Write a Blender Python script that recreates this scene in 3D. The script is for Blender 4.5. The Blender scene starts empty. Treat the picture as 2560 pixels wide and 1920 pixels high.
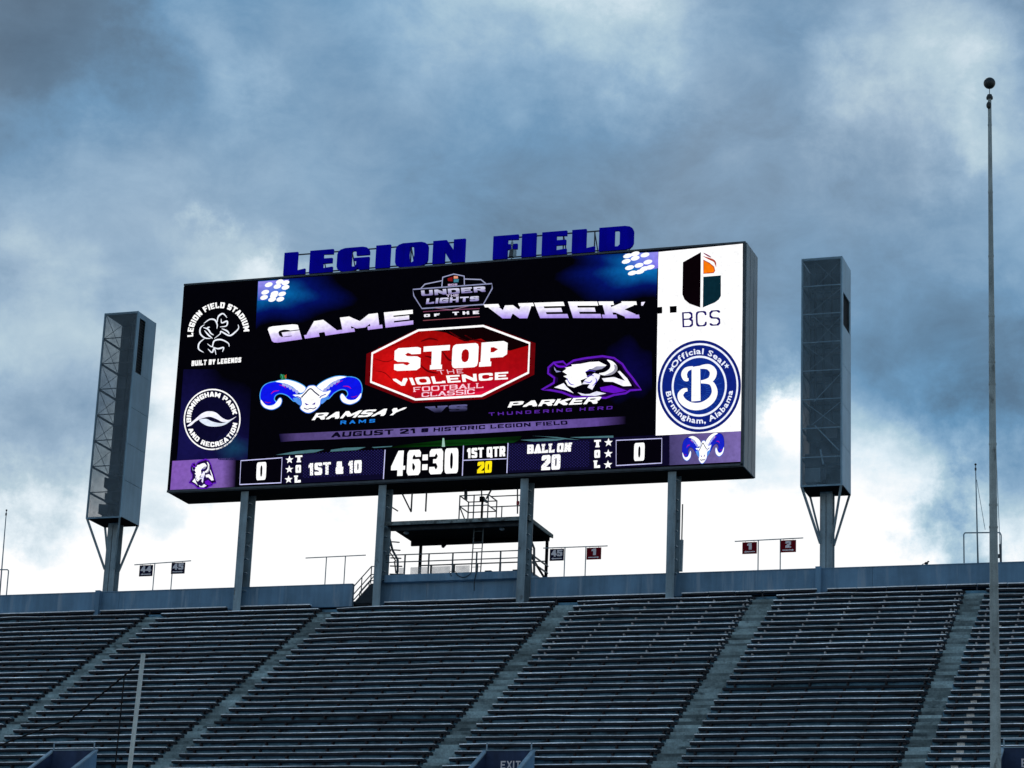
import bpy, math, random
from mathutils import Vector, Matrix
from mathutils.geometry import tessellate_polygon
random.seed(7)
SC = bpy.context.scene
COL = SC.collection

# ------------------------------------------------------------------ camera
CAM = Vector((0, 0, 1.7))
F = 6144.25
RT = Vector((0.94765816, 0.31683509, 0.03949101))
UP = Vector((0.05613449, -0.28708907, 0.95625770))
FW = Vector((-0.31431343, 0.90398860, 0.28984768))
cam_d = bpy.data.cameras.new('camera'); cam = bpy.data.objects.new('camera', cam_d); COL.objects.link(cam)
cam_d.sensor_width = 36; cam_d.lens = F / 2560 * 36
cam_d.clip_start = .5; cam_d.clip_end = 6000
cam.matrix_world = Matrix(((RT.x, UP.x, -FW.x, CAM.x), (RT.y, UP.y, -FW.y, CAM.y), (RT.z, UP.z, -FW.z, CAM.z), (0, 0, 0, 1)))
SC.camera = cam

def ray(x, y):
    return RT * (x - 1280) - UP * (y - 960) + FW * F
def at(x, y, Y):                 # photo pixel -> point on the vertical plane y=Y (metres)
    d = ray(x, y); return CAM + d * (Y / d.y)
def atX(x, y, X):
    d = ray(x, y); return CAM + d * (X / d.x)
def atZ(x, y, Z):
    d = ray(x, y); return CAM + d * ((Z - CAM.z) / d.z)

def lin(r, g, b):
    def c(v):
        v /= 255.
        return v / 12.92 if v <= .04045 else ((v + .055) / 1.055) ** 2.4
    return (c(r), c(g), c(b))

# ------------------------------------------------------------------ view, world, sun
SC.view_settings.view_transform = 'Standard'; SC.view_settings.look = 'None'
SC.view_settings.exposure = 0; SC.view_settings.gamma = 1; SC.view_settings.use_curve_mapping = False
SUN_EL, SUN_AZ = 40, -24          # behind the stand, veiled by cloud
world = bpy.data.worlds.new('World'); SC.world = world; world.use_nodes = True
nt = world.node_tree; N = nt.nodes; LK = nt.links
for n in list(N): N.remove(n)
out = N.new('ShaderNodeOutputWorld'); bg = N.new('ShaderNodeBackground'); LK.new(bg.outputs[0], out.inputs[0])
bg.inputs['Strength'].default_value = .1
skyn = N.new('ShaderNodeTexSky'); skyn.sky_type = 'NISHITA'; skyn.sun_disc = False
skyn.sun_elevation = math.radians(SUN_EL); skyn.sun_rotation = math.radians(SUN_AZ)
tc = N.new('ShaderNodeTexCoord')
def nmath(op, a, b=None, clamp=False):
    m = N.new('ShaderNodeMath'); m.operation = op; m.use_clamp = clamp
    for i, v in enumerate((a, b)):
        if v is None: continue
        if isinstance(v, (int, float)): m.inputs[i].default_value = v
        else: LK.new(v, m.inputs[i])
    return m.outputs[0]
def nvec(op, a, b=None):
    m = N.new('ShaderNodeVectorMath'); m.operation = op
    for i, v in enumerate((a, b)):
        if v is None: continue
        if isinstance(v, (tuple, Vector)): m.inputs[i].default_value = tuple(v)
        else: LK.new(v, m.inputs[i])
    return m
def nnoise(vec, scale, detail, rough, dist=0.):
    t = N.new('ShaderNodeTexNoise'); t.inputs['Scale'].default_value = scale; t.inputs['Detail'].default_value = detail
    t.inputs['Roughness'].default_value = rough; t.inputs['Distortion'].default_value = dist
    LK.new(vec, t.inputs['Vector']); return t
DIR = tc.outputs['Generated']
w1 = nnoise(DIR, 9, 3, .55)
wsub = nvec('SUBTRACT', w1.outputs['Color'], (.5, .5, .5))
wsc = nvec('MULTIPLY', wsub.outputs[0], (.12, .12, .10))
WDIR = nvec('ADD', DIR, wsc.outputs[0]).outputs[0]
w2 = nnoise(DIR, 30, 7, .66)
wsub2 = nvec('SUBTRACT', w2.outputs['Color'], (.5, .5, .5))
wsc2 = nvec('MULTIPLY', wsub2.outputs[0], (.055, .055, .045))
WDIR = nvec('ADD', WDIR, wsc2.outputs[0]).outputs[0]
sep = N.new('ShaderNodeSeparateXYZ'); LK.new(WDIR, sep.inputs[0])
mr = N.new('ShaderNodeMapRange'); mr.interpolation_type = 'SMOOTHSTEP'
LK.new(sep.outputs['Z'], mr.inputs['Value'])
mr.inputs['From Min'].default_value = .215; mr.inputs['From Max'].default_value = .335
mr.inputs['To Min'].default_value = 1.12; mr.inputs['To Max'].default_value = .465
tone = mr.outputs[0]
# banks of cloud, light (+) and heavy (-), plus vignette darkening in both top corners: (x, y, radius, amount) as seen from the stand's field side
BANKS_AND_VIGNETTE = [(0, 0, 420, -.26), (2560, 0, 300, -.14), (150, 480, 300, .08), (40, 700, 150, .12), (250, 840, 240, .10), (300, 330, 200, .03), (1050, 330, 260, .02), (500, 110, 170, .13), (570, 210, 120, .08), (1340, 10, 330, .30), (1600, 60, 240, .22),
         (1500, 330, 420, -.05), (1300, 560, 420, -.06), (450, 620, 230, .12), (430, 480, 60, .16), (520, 610, 130, .14),
         (620, 690, 110, .30), (700, 700, 80, .12), (60, 500, 240, .06), (2330, 230, 240, .27), (2480, 380, 200, .20),
         (2200, 270, 140, .08), (1950, 620, 330, -.05), (2520, 640, 150, .12), (2460, 520, 120, -.12), (1960, 960, 110, .42),
         (1900, 1040, 120, .30), (2330, 1010, 230, -.16), (2540, 1100, 260, -.40), (2370, 1240, 150, -.36),
         (2130, 1080, 90, .15), (70, 1140, 190, -.42), (150, 1010, 160, -.10), (250, 1260, 150, -.14), (60, 960, 230, .05), (420, 920, 170, .25),
         (460, 1320, 110, -.16), (500, 1240, 160, -.08), (2200, 1330, 140, .0), (2500, 1330, 110, -.22), (900, 520, 300, -.02),
         (2300, 760, 260, -.08)]
for bx, by, br, amp in BANKS_AND_VIGNETTE:
    dv = ray(bx, by).normalized()
    dd = nvec('DISTANCE', WDIR, dv).outputs['Value']
    m = N.new('ShaderNodeMapRange'); m.interpolation_type = 'SMOOTHSTEP'; LK.new(dd, m.inputs['Value'])
    m.inputs['From Min'].default_value = 0; m.inputs['From Max'].default_value = br * 1.45 / F
    m.inputs['To Min'].default_value = amp; m.inputs['To Max'].default_value = 0
    tone = nmath('ADD', tone, m.outputs[0])
mp = N.new('ShaderNodeMapping'); LK.new(DIR, mp.inputs['Vector']); mp.inputs['Scale'].default_value = (1, 1, 1.7)
n1 = nnoise(mp.outputs[0], 7, 7, .58, .3)
n2 = nnoise(mp.outputs[0], 24, 9, .66, .35)
tone = nmath('ADD', tone, nmath('MULTIPLY', nmath('SUBTRACT', n1.outputs['Fac'], .5), .36))
tone = nmath('ADD', tone, nmath('MULTIPLY', nmath('SUBTRACT', n2.outputs['Fac'], .5), .30))
ramp = N.new('ShaderNodeValToRGB'); LK.new(tone, ramp.inputs['Fac'])
stops = [(0, (56, 80, 102)), (.3, (86, 116, 142)), (.45, (104, 145, 179)), (.6, (138, 172, 200)), (.75, (174, 201, 216)), (.9, (222, 236, 244)), (1, (255, 255, 255))]
cr = ramp.color_ramp
while len(cr.elements) < len(stops): cr.elements.new(.5)
for e, (p, c) in zip(cr.elements, stops):
    e.position = p; e.color = (*lin(*c), 1)
# patchy hue: some banks greyer than others
hn = nnoise(DIR, 5, 3, .5)
hs = N.new('ShaderNodeHueSaturation'); LK.new(ramp.outputs[0], hs.inputs['Color'])
hm = N.new('ShaderNodeMapRange'); LK.new(hn.outputs['Fac'], hm.inputs['Value'])
hm.inputs['From Min'].default_value = .35; hm.inputs['From Max'].default_value = .65; hm.inputs['To Min'].default_value = .82; hm.inputs['To Max'].default_value = 1.12
LK.new(hm.outputs[0], hs.inputs['Saturation'])
cl = N.new('ShaderNodeVectorMath'); cl.operation = 'SCALE'; LK.new(hs.outputs[0], cl.inputs[0]); cl.inputs['Scale'].default_value = 10.3
mixs = N.new('ShaderNodeMix'); mixs.data_type = 'RGBA'; mixs.inputs['Factor'].default_value = .965
LK.new(skyn.outputs[0], mixs.inputs[6]); LK.new(cl.outputs[0], mixs.inputs[7]); LK.new(mixs.outputs[2], bg.inputs['Color'])

sun_d = bpy.data.lights.new('sun', 'SUN'); sun = bpy.data.objects.new('sun', sun_d); COL.objects.link(sun)
sun_d.energy = .5; sun_d.angle = math.radians(16); sun_d.color = (1, .95, .88)
el, az = math.radians(SUN_EL), math.radians(SUN_AZ)
sdir = Vector((math.sin(az) * math.cos(el), math.cos(az) * math.cos(el), math.sin(el)))
sun.rotation_euler = sdir.to_track_quat('Z', 'Y').to_euler()

# ------------------------------------------------------------------ materials
def mat(name, col, rough=.7, metal=0., var=.25, scale=1.5, streak=0., stain=None, bump=.15, spec=.3, fine=30, objvar=0.):
    m = bpy.data.materials.new(name); m.use_nodes = True
    t = m.node_tree; nn = t.nodes; ll = t.links; b = nn['Principled BSDF']
    b.inputs['Roughness'].default_value = rough; b.inputs['Metallic'].default_value = metal
    b.inputs['Specular IOR Level'].default_value = spec
    g = nn.new('ShaderNodeNewGeometry')
    def noise(sc, det, vec=(1, 1, 1)):
        mpn = nn.new('ShaderNodeMapping'); mpn.inputs['Scale'].default_value = vec; ll.new(g.outputs['Position'], mpn.inputs['Vector'])
        q = nn.new('ShaderNodeTexNoise'); q.inputs['Scale'].default_value = sc; q.inputs['Detail'].default_value = det
        q.inputs['Roughness'].default_value = .6; ll.new(mpn.outputs[0], q.inputs['Vector']); return q.outputs['Fac']
    def remap(s, a, b_, lo=.3, hi=.7):
        r = nn.new('ShaderNodeMapRange'); ll.new(s, r.inputs['Value']); r.inputs['From Min'].default_value = lo; r.inputs['From Max'].default_value = hi
        r.inputs['To Min'].default_value = a; r.inputs['To Max'].default_value = b_; return r.outputs[0]
    def mul(a, b_):
        r = nn.new('ShaderNodeMath'); r.operation = 'MULTIPLY'; ll.new(a, r.inputs[0])
        if isinstance(b_, float): r.inputs[1].default_value = b_
        else: ll.new(b_, r.inputs[1])
        return r.outputs[0]
    f = remap(noise(scale, 5), 1 - var, 1 + var)
    f = mul(f, remap(noise(fine, 3), 1 - var * .5, 1 + var * .5))
    if streak:
        f = mul(f, remap(noise(1.0, 4, (2.6, 2.6, .16)), 1 - streak, 1 + streak * .6, .35, .62))
    if objvar:
        oi = nn.new('ShaderNodeObjectInfo'); f = mul(f, remap(oi.outputs['Random'], 1 - objvar, 1 + objvar, 0, 1))
    vm = nn.new('ShaderNodeVectorMath'); vm.operation = 'SCALE'; vm.inputs[0].default_value = col; ll.new(f, vm.inputs['Scale'])
    o = vm.outputs[0]
    if stain:
        scol, thr, ssc, vec = stain
        mx = nn.new('ShaderNodeMix'); mx.data_type = 'RGBA'; ll.new(o, mx.inputs[6]); mx.inputs[7].default_value = (*scol, 1)
        ll.new(remap(noise(ssc, 5, vec), 0, .85, thr, thr + .12), mx.inputs['Factor']); o = mx.outputs[2]
    ll.new(o, b.inputs['Base Color'])
    if bump:
        bp = nn.new('ShaderNodeBump'); bp.inputs['Strength'].default_value = bump; bp.inputs['Distance'].default_value = .02
        ll.new(noise(fine, 4), bp.inputs['Height']); ll.new(bp.outputs[0], b.inputs['Normal'])
    return m
WALL = mat('painted_concrete', (.105, .205, .31), .8, var=.2, scale=.55, streak=.13, stain=((.20, .28, .36), .545, .9, (2.6, 2.6, .22)))
CONC = mat('step_concrete', (.165, .235, .255), .9, var=.42, scale=1.1, stain=((.035, .055, .065), .55, 1.1, (1, 1, 1.6)), fine=10, objvar=.5)
RISER = mat('riser_concrete', (.085, .20, .29), .9, var=.4, scale=1.1, stain=((.03, .04, .05), .52, 1.5, (.6, 1, 1.4)), fine=14, objvar=.15)
STEEL = mat('grey_steel_paint', (.16, .235, .28), .55, var=.25, scale=1.2, streak=.3, stain=((.03, .035, .04), .62, 2.2, (1, 1, .7)), spec=.4)
STEELD = mat('dark_steel_paint', (.045, .06, .075), .6, var=.3, scale=2)
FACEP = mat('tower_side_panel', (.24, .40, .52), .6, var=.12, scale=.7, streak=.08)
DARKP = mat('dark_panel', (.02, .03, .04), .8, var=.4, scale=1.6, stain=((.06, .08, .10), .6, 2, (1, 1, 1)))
BLACK = mat('black_cabinet', (.003, .003, .006), .85, spec=.1, var=.3, scale=2)
CABSIDE = mat('cabinet_side', (.15, .21, .25), .5, var=.12, scale=.8, streak=.15)
PLANK = mat('bench_plank', (.011, .014, .02), .8, var=.45, scale=2.5)
NOSE = mat('bench_nosing', (.72, .80, .86), .5, metal=0., var=.5, scale=.55, fine=7, objvar=.34)
NOSEW = mat('wall_bench_nosing', (.74, .80, .85), .5, var=.3, scale=.8, fine=9)
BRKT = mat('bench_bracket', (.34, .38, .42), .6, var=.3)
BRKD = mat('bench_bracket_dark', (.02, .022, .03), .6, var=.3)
ROOFM = mat('roof_slab', (.15, .19, .20), .85, var=.5, scale=2.2, stain=((.03, .035, .035), .5, 3, (1, 1, 1)))
LETTER = mat('blue_letter_paint', (.002, .001, .48), .9, var=.14, scale=.7, streak=.12, spec=.05)
SIGNN = mat('sign_navy', (.008, .008, .03), .9, var=.1, spec=.05)
SIGNR = mat('sign_maroon', (.13, .004, .010), .9, var=.1, spec=.05)
SIGNW = mat('sign_white', (.62, .60, .64), .6, var=.12)
REARB = mat('brace_paint', (.12, .19, .24), .7, var=.2)
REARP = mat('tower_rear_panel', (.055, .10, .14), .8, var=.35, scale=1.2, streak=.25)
POLEW = mat('pole_white', (.50, .53, .50), .45, var=.2, scale=2, streak=.25)
POLEG = mat('mast_grey', (.27, .335, .35), .6, var=.3, scale=1.6, streak=.25, stain=((.04, .05, .05), .6, 3, (1, 1, .5)))
BALL = mat('mast_ball', (.022, .03, .035), .5, var=.3, scale=5)
PORT = mat('portal_blue_paint', (.016, .034, .085), .75, var=.3, scale=1.5, streak=.2)
PORTC = mat('portal_edge', (.20, .29, .36), .8, var=.25)
ROPE = mat('black_rope', (.006, .006, .008), .9, var=.2, bump=0)
RAIL = mat('rail_steel', (.035, .06, .075), .5, var=.25)
TURF = mat('turf', (.022, .036, .016), .95, var=.4, scale=.5)
WHITEP = mat('white_patch_paint', (.72, .78, .78), .8, var=.35, scale=6)
BIRD = mat('bird_feathers', (.03, .03, .035), .8, var=.3)
LENS = mat('lamp_dome', (.42, .46, .5), .3, var=.1)
RED = mat('red_lamp', (.35, .02, .03), .5, var=.1)

def scrim(name, col, opac):
    m = bpy.data.materials.new(name); m.use_nodes = True
    t = m.node_tree; nn = t.nodes; ll = t.links; b = nn['Principled BSDF']; o = nn['Material Output']
    b.inputs['Base Color'].default_value = (*col, 1); b.inputs['Roughness'].default_value = .9
    tr = nn.new('ShaderNodeBsdfTransparent'); mx = nn.new('ShaderNodeMixShader')
    g = nn.new('ShaderNodeNewGeometry'); q = nn.new('ShaderNodeTexNoise'); q.inputs['Scale'].default_value = 1.6; q.inputs['Detail'].default_value = 4
    ll.new(g.outputs['Position'], q.inputs['Vector'])
    r = nn.new('ShaderNodeMapRange'); ll.new(q.outputs['Fac'], r.inputs['Value'])
    r.inputs['From Min'].default_value = .3; r.inputs['From Max'].default_value = .7
    r.inputs['To Min'].default_value = opac - .07; r.inputs['To Max'].default_value = opac + .07
    ll.new(r.outputs[0], mx.inputs[0]); ll.new(tr.outputs[0], mx.inputs[1]); ll.new(b.outputs[0], mx.inputs[2]); ll.new(mx.outputs[0], o.inputs[0])
    return m
SCRIML = scrim('scrim_light', (.12, .17, .21), .30)
SCRIMF = scrim('scrim_front', (.15, .24, .31), .24)
SCRIMD = scrim('scrim_dense', (.10, .16, .20), .80)
TARP = scrim('clear_windscreen', (.5, .55, .6), .35)

def led_mat():
    m = bpy.data.materials.new('led_display'); m.use_nodes = True
    t = m.node_tree; nn = t.nodes; ll = t.links
    for n in list(nn): nn.remove(n)
    o = nn.new('ShaderNodeOutputMaterial'); e = nn.new('ShaderNodeEmission'); a = nn.new('ShaderNodeVertexColor'); a.layer_name = 'col'
    g = nn.new('ShaderNodeNewGeometry')
    q = nn.new('ShaderNodeTexNoise'); q.inputs['Scale'].default_value = 5; q.inputs['Detail'].default_value = 5; ll.new(g.outputs['Position'], q.inputs['Vector'])
    r = nn.new('ShaderNodeMapRange'); ll.new(q.outputs['Fac'], r.inputs['Value'])
    r.inputs['From Min'].default_value = .3; r.inputs['From Max'].default_value = .7; r.inputs['To Min'].default_value = .95; r.inputs['To Max'].default_value = 1.22
    vm = nn.new('ShaderNodeVectorMath'); vm.operation = 'SCALE'; ll.new(a.outputs['Color'], vm.inputs[0]); ll.new(r.outputs[0], vm.inputs['Scale'])
    ll.new(vm.outputs[0], e.inputs['Color']); e.inputs['Strength'].default_value = 1.0
    ll.new(e.outputs[0], o.inputs[0]); return m
LED = led_mat()

# ------------------------------------------------------------------ object helpers
WLOC = {}
def props(o, label=None, cat=None, group=None, kind=None):
    if label: o['label'] = label
    if cat: o['category'] = cat
    if group: o['group'] = group
    if kind: o['kind'] = kind
    return o
def thing(name, label, cat, loc, group=None):
    o = bpy.data.objects.new(name, None); o.empty_display_size = .3; COL.objects.link(o); o.location = loc
    WLOC[o.name] = Vector(loc); return props(o, label, cat, group)
class MB:
    def __init__(s): s.v = []; s.f = []; s.m = []
    def add(s, vs, fs, mi=0):
        n = len(s.v); s.v += [Vector(v) for v in vs]; s.f += [[n + i for i in f] for f in fs]; s.m += [mi] * len(fs); return s
    def box(s, x0, x1, y0, y1, z0, z1, mi=0):
        return s.add([(x, y, z) for z in (z0, z1) for y in (y0, y1) for x in (x0, x1)],
                     [(0, 2, 3, 1), (4, 5, 7, 6), (0, 1, 5, 4), (2, 6, 7, 3), (0, 4, 6, 2), (1, 3, 7, 5)], mi)
    def bar(s, p, q, w, h=None, mi=0, ref=(0, 0, 1)):     # square bar from p to q
        p = Vector(p); q = Vector(q); h = h or w; d = (q - p).normalized(); r = Vector(ref)
        if abs(d.dot(r)) > .95: r = Vector((1, 0, 0))
        a = d.cross(r).normalized() * w / 2; b = a.cross(d).normalized() * h / 2
        return s.add([p - a - b, p + a - b, p + a + b, p - a + b, q - a - b, q + a - b, q + a + b, q - a + b],
                     [(0, 3, 2, 1), (4, 5, 6, 7), (0, 1, 5, 4), (1, 2, 6, 5), (2, 3, 7, 6), (3, 0, 4, 7)], mi)
    def cyl(s, p, q, r0, r1=None, n=10, mi=0):
        p = Vector(p); q = Vector(q); r1 = r0 if r1 is None else r1; d = (q - p).normalized(); r = Vector((0, 0, 1)) if abs(d.z) < .9 else Vector((1, 0, 0))
        a = d.cross(r).normalized(); b = a.cross(d).normalized()
        vs = [c + (a * math.cos(2 * math.pi * i / n) + b * math.sin(2 * math.pi * i / n)) * rr for c, rr in ((p, r0), (q, r1)) for i in range(n)]
        fs = [(i, (i + 1) % n, n + (i + 1) % n, n + i) for i in range(n)] + [tuple(range(n))[::-1], tuple(range(n, 2 * n))]
        return s.add(vs, fs, mi)
    def ball(s, c, r, n=16, m=10, sz=1., mi=0):
        c = Vector(c); vs = [c + Vector((0, 0, r * sz))]
        for j in range(1, m):
            t = math.pi * j / m
            vs += [c + Vector((r * math.sin(t) * math.cos(2 * math.pi * i / n), r * math.sin(t) * math.sin(2 * math.pi * i / n), r * sz * math.cos(t))) for i in range(n)]
        vs.append(c - Vector((0, 0, r * sz))); L = len(vs) - 1
        fs = [(0, 1 + i, 1 + (i + 1) % n) for i in range(n)]
        for j in range(m - 2):
            a = 1 + j * n; fs += [(a + i, a + n + i, a + n + (i + 1) % n, a + (i + 1) % n) for i in range(n)]
        a = 1 + (m - 2) * n; fs += [(L, a + (i + 1) % n, a + i) for i in range(n)]
        return s.add(vs, fs, mi)
    def prism(s, outer, holes, P, depth, mi=0):           # 2D outline (u,v) with holes; P maps (u,v)->front point; extruded along +y
        loops = [outer] + holes; pts = [p for l in loops for p in l]
        tri = tessellate_polygon([[Vector((p[0], p[1], 0)) for p in l] for l in loops])
        n = len(pts); d = Vector((0, depth, 0)); fr = [Vector(P(*p)) for p in pts]
        fs = []
        for t in tri:
            a, b, c = [pts[i] for i in t]; ar = (b[0] - a[0]) * (c[1] - a[1]) - (b[1] - a[1]) * (c[0] - a[0])
            t = t if ar > 0 else t[::-1]
            fs.append(tuple(t)); fs.append(tuple(i + n for i in t[::-1]))
        k = 0
        for l in loops:
            m_ = len(l)
            for i in range(m_): j = (i + 1) % m_; fs.append((k + i, k + i + n, k + j + n, k + j))
            k += m_
        return s.add(fr + [p + d for p in fr], fs, mi)
    def build(s, name, mats, parent=None, smooth=False, label=None, kind=None, bevel=0):
        if not isinstance(mats, (list, tuple)): mats = [mats]
        off = WLOC[parent.name] if parent else Vector((0, 0, 0))
        me = bpy.data.meshes.new(name); me.from_pydata([v - off for v in s.v], [], s.f)
        for m_ in mats: me.materials.append(m_)
        me.polygons.foreach_set('material_index', s.m)
        if smooth: me.polygons.foreach_set('use_smooth', [True] * len(s.f))
        me.update(); o = bpy.data.objects.new(name, me); COL.objects.link(o)
        if parent: o.parent = parent
        WLOC[o.name] = off if parent else Vector((0, 0, 0))
        if bevel:
            md = o.modifiers.new('bevel', 'BEVEL'); md.width = bevel; md.segments = 1; md.limit_method = 'ANGLE'
        return props(o, label, None, None, kind)
def rebase(o, loc):           # put a one-mesh thing's origin at its base
    loc = Vector(loc); o.data.transform(Matrix.Translation(-loc)); o.location = loc; WLOC[o.name] = loc
def hbeam(mb, x0, x1, y0, y1, z0, z1, t=.05, mi=0):
    mb.box(x0, x1, y0, y0 + t, z0, z1, mi); mb.box(x0, x1, y1 - t, y1, z0, z1, mi)
    xc = (x0 + x1) / 2; mb.box(xc - t / 2, xc + t / 2, y0 + t, y1 - t, z0, z1, mi)

# ------------------------------------------------------------------ stroke lettering
def rr(x0, y0, x1, y1, c=.2, k=.22):
    return [(x0 + c, y0), (x1 - c, y0), (x1 - c * .3, y0 + k * .3), (x1, y0 + k), (x1, y1 - k), (x1 - c * .3, y1 - k * .3), (x1 - c, y1), (x0 + c, y1), (x0 + c * .3, y1 - k * .3), (x0, y1 - k), (x0, y0 + k), (x0 + c * .3, y0 + k * .3), (x0 + c, y0)]
GL = {
 'A': (1, [[(0, 0), (.5, 1), (1, 0)], [(.18, .32), (.82, .32)]], [(0, 0), (1, 0)]),
 'B': (1, [[(0, 0), (0, 1), (.75, 1), (.97, .88), (.97, .64), (.75, .53), (0, .53)], [(.75, .53), (1, .4), (1, .13), (.75, 0), (0, 0)]], []),
 'C': (1, [[(1, .78), (1, .84), (.93, .94), (.75, 1), (.25, 1), (.07, .94), (0, .8), (0, .2), (.07, .06), (.25, 0), (.75, 0), (.93, .06), (1, .16), (1, .22)]], []),
 'D': (1, [[(0, 0), (0, 1), (.72, 1), (.93, .93), (1, .78), (1, .22), (.93, .07), (.72, 0), (0, 0)]], []),
 'E': (.92, [[(1, 1), (0, 1), (0, 0), (1, 0)], [(0, .51), (.8, .51)]], []),
 'F': (.9, [[(1, 1), (0, 1), (0, 0)], [(0, .5), (.78, .5)]], [(0, 0)]),
 'G': (1, [[(1, .86), (1, .88), (.93, .94), (.75, 1), (.25, 1), (.07, .94), (0, .8), (0, .2), (.07, .06), (.25, 0), (1, 0), (1, .42), (.58, .42)]], []),
 'H': (1, [[(0, 0), (0, 1)], [(1, 0), (1, 1)], [(0, .5), (1, .5)]], [(0, 0), (1, 0), (0, 1), (1, 1)]),
 'I': (0, [[(.5, 0), (.5, 1)]], [(.5, 0), (.5, 1)]),
 'K': (1, [[(0, 0), (0, 1)], [(1, 1), (.2, .45)], [(.35, .55), (1, 0)]], [(0, 0), (0, 1), (1, 0), (1, 1)]),
 'L': (.88, [[(0, 1), (0, 0), (1, 0), (1, .12)]], [(0, 1)]),
 'M': (1.35, [[(0, 0), (0, 1), (.5, .25), (1, 1), (1, 0)]], [(0, 0), (1, 0)]),
 'N': (1.05, [[(0, 0), (0, 1), (1, 0), (1, 1)]], [(0, 0), (1, 1)]),
 'O': (1, [rr(0, 0, 1, 1)], []), '0': (.95, [rr(0, 0, 1, 1)], []),
 'P': (1, [[(0, 0), (0, 1), (.75, 1), (1, .88), (1, .58), (.75, .44), (0, .44)]], [(0, 0)]),
 'Q': (1, [rr(0, 0, 1, 1), [(.6, .25), (1.05, -.08)]], []),
 'R': (1, [[(0, 0), (0, 1), (.75, 1), (1, .88), (1, .6), (.75, .47), (0, .47)], [(.6, .47), (1, 0)]], [(0, 0), (1, 0)]),
 'S': (1, [[(1, .9), (1, .92), (.8, 1), (.22, 1), (0, .86), (0, .64), (.2, .52), (.8, .48), (1, .36), (1, .14), (.78, 0), (.2, 0), (0, .08), (0, .1)]], []),
 'T': (1, [[(0, 1), (1, 1)], [(.5, 1), (.5, 0)]], [(.5, 0)]),
 'U': (1, [[(0, 1), (0, .2), (.07, .06), (.25, 0), (.75, 0), (.93, .06), (1, .2), (1, 1)]], [(0, 1), (1, 1)]),
 'V': (1, [[(0, 1), (.5, 0), (1, 1)]], [(0, 1), (1, 1)]),
 'W': (1.5, [[(0, 1), (.25, 0), (.5, .85), (.75, 0), (1, 1)]], [(0, 1), (1, 1)]),
 'Y': (1, [[(0, 1), (.5, .45), (1, 1)], [(.5, .45), (.5, 0)]], [(.5, 0)]),
 '1': (.45, [[(.1, .78), (.8, 1), (.8, 0)]], []),
 '2': (.95, [[(0, .82), (0, .88), (.22, 1), (.78, 1), (1, .86), (1, .62), (0, .12), (0, 0), (1, 0)]], []),
 '3': (.95, [[(0, .84), (0, .88), (.2, 1), (.8, 1), (1, .86), (1, .64), (.82, .52), (.45, .52)], [(.82, .52), (1, .38), (1, .14), (.8, 0), (.2, 0), (0, .12), (0, .16)]], []),
 '4': (1, [[(.75, 0), (.75, 1), (0, .28), (1, .28)]], []),
 '5': (.95, [[(1, 1), (0, 1), (0, .56), (.8, .58), (1, .44), (1, .14), (.8, 0), (.2, 0), (0, .08), (0, .1)]], []),
 '6': (.95, [[(1, .86), (1, .88), (.8, 1), (.2, 1), (0, .86), (0, .14), (.2, 0), (.8, 0), (1, .14), (1, .42), (.8, .56), (0, .56)]], []),
 ':': (0, [[(.5, .22), (.5, .3)], [(.5, .68), (.5, .76)]], []),
 "'": (0, [[(.5, .8), (.5, 1)]], []),
 '&': (1, [[(1, .45), (.65, 0), (.2, 0), (0, .15), (0, .35), (.7, .75), (.65, 1), (.3, 1), (.2, .8), (1, 0)]], []),
 '@': (1.1, [rr(0, 0, 1, 1), rr(.3, .3, .7, .7, .1, .1)], []),
}
def hull(pts):
    pts = sorted(set(pts))
    def half(ps):
        h = []
        for p in ps:
            while len(h) > 1 and (h[-1][0] - h[-2][0]) * (p[1] - h[-2][1]) - (h[-1][1] - h[-2][1]) * (p[0] - h[-2][0]) <= 0: h.pop()
            h.append(p)
        return h
    return half(pts)[:-1] + half(pts[::-1])[:-1]
def lettering(txt, px=.28, py=.2, slab=0., gap=.16, sp=.55):
    """convex pieces in the unit square; pen px of a letter's width, py of its height"""
    polys = []; x = 0
    for ch in txt:
        if ch == ' ': x += sp; continue
        w, lines, slabs = GL[ch]; W = px + w * (1 - px) if w else px
        def C(p): return (x + px / 2 + p[0] * (W - px), py / 2 + p[1] * (1 - py))
        for l in lines:
            for a, b in zip(l, l[1:]):
                a = C(a); b = C(b)
                polys.append(hull([(round(q[0] + i * px / 2, 5), round(q[1] + j * py / 2, 5)) for q in (a, b) for i in (-1, 1) for j in (-1, 1)]))
        if slab:
            for s_ in slabs:
                c = C(s_); e = px / 2 + slab; h = py * .42
                y0, y1 = (0, h * 2) if s_[1] == 0 else (1 - h * 2, 1)
                polys.append([(c[0] - e, y0), (c[0] + e, y0), (c[0] + e, y1), (c[0] - e, y1)])
        x += W + gap + (slab * .6 if slab else 0)
    tot = x - gap
    return [[(p[0] / tot, p[1]) for p in pl] for pl in polys]

# ------------------------------------------------------------------ setting: ground, grandstand
g = MB().add([(-2500, -2500, 0), (2500, -2500, 0), (2500, 2500, 0), (-2500, 2500, 0)], [(0, 1, 2, 3)]).build('ground', TURF, kind='structure')

Y0, Z0, DY, DZ = 119.87, 28.10, .697, .418
NR = 60
X0, X1 = -86.0, 8.0
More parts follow.
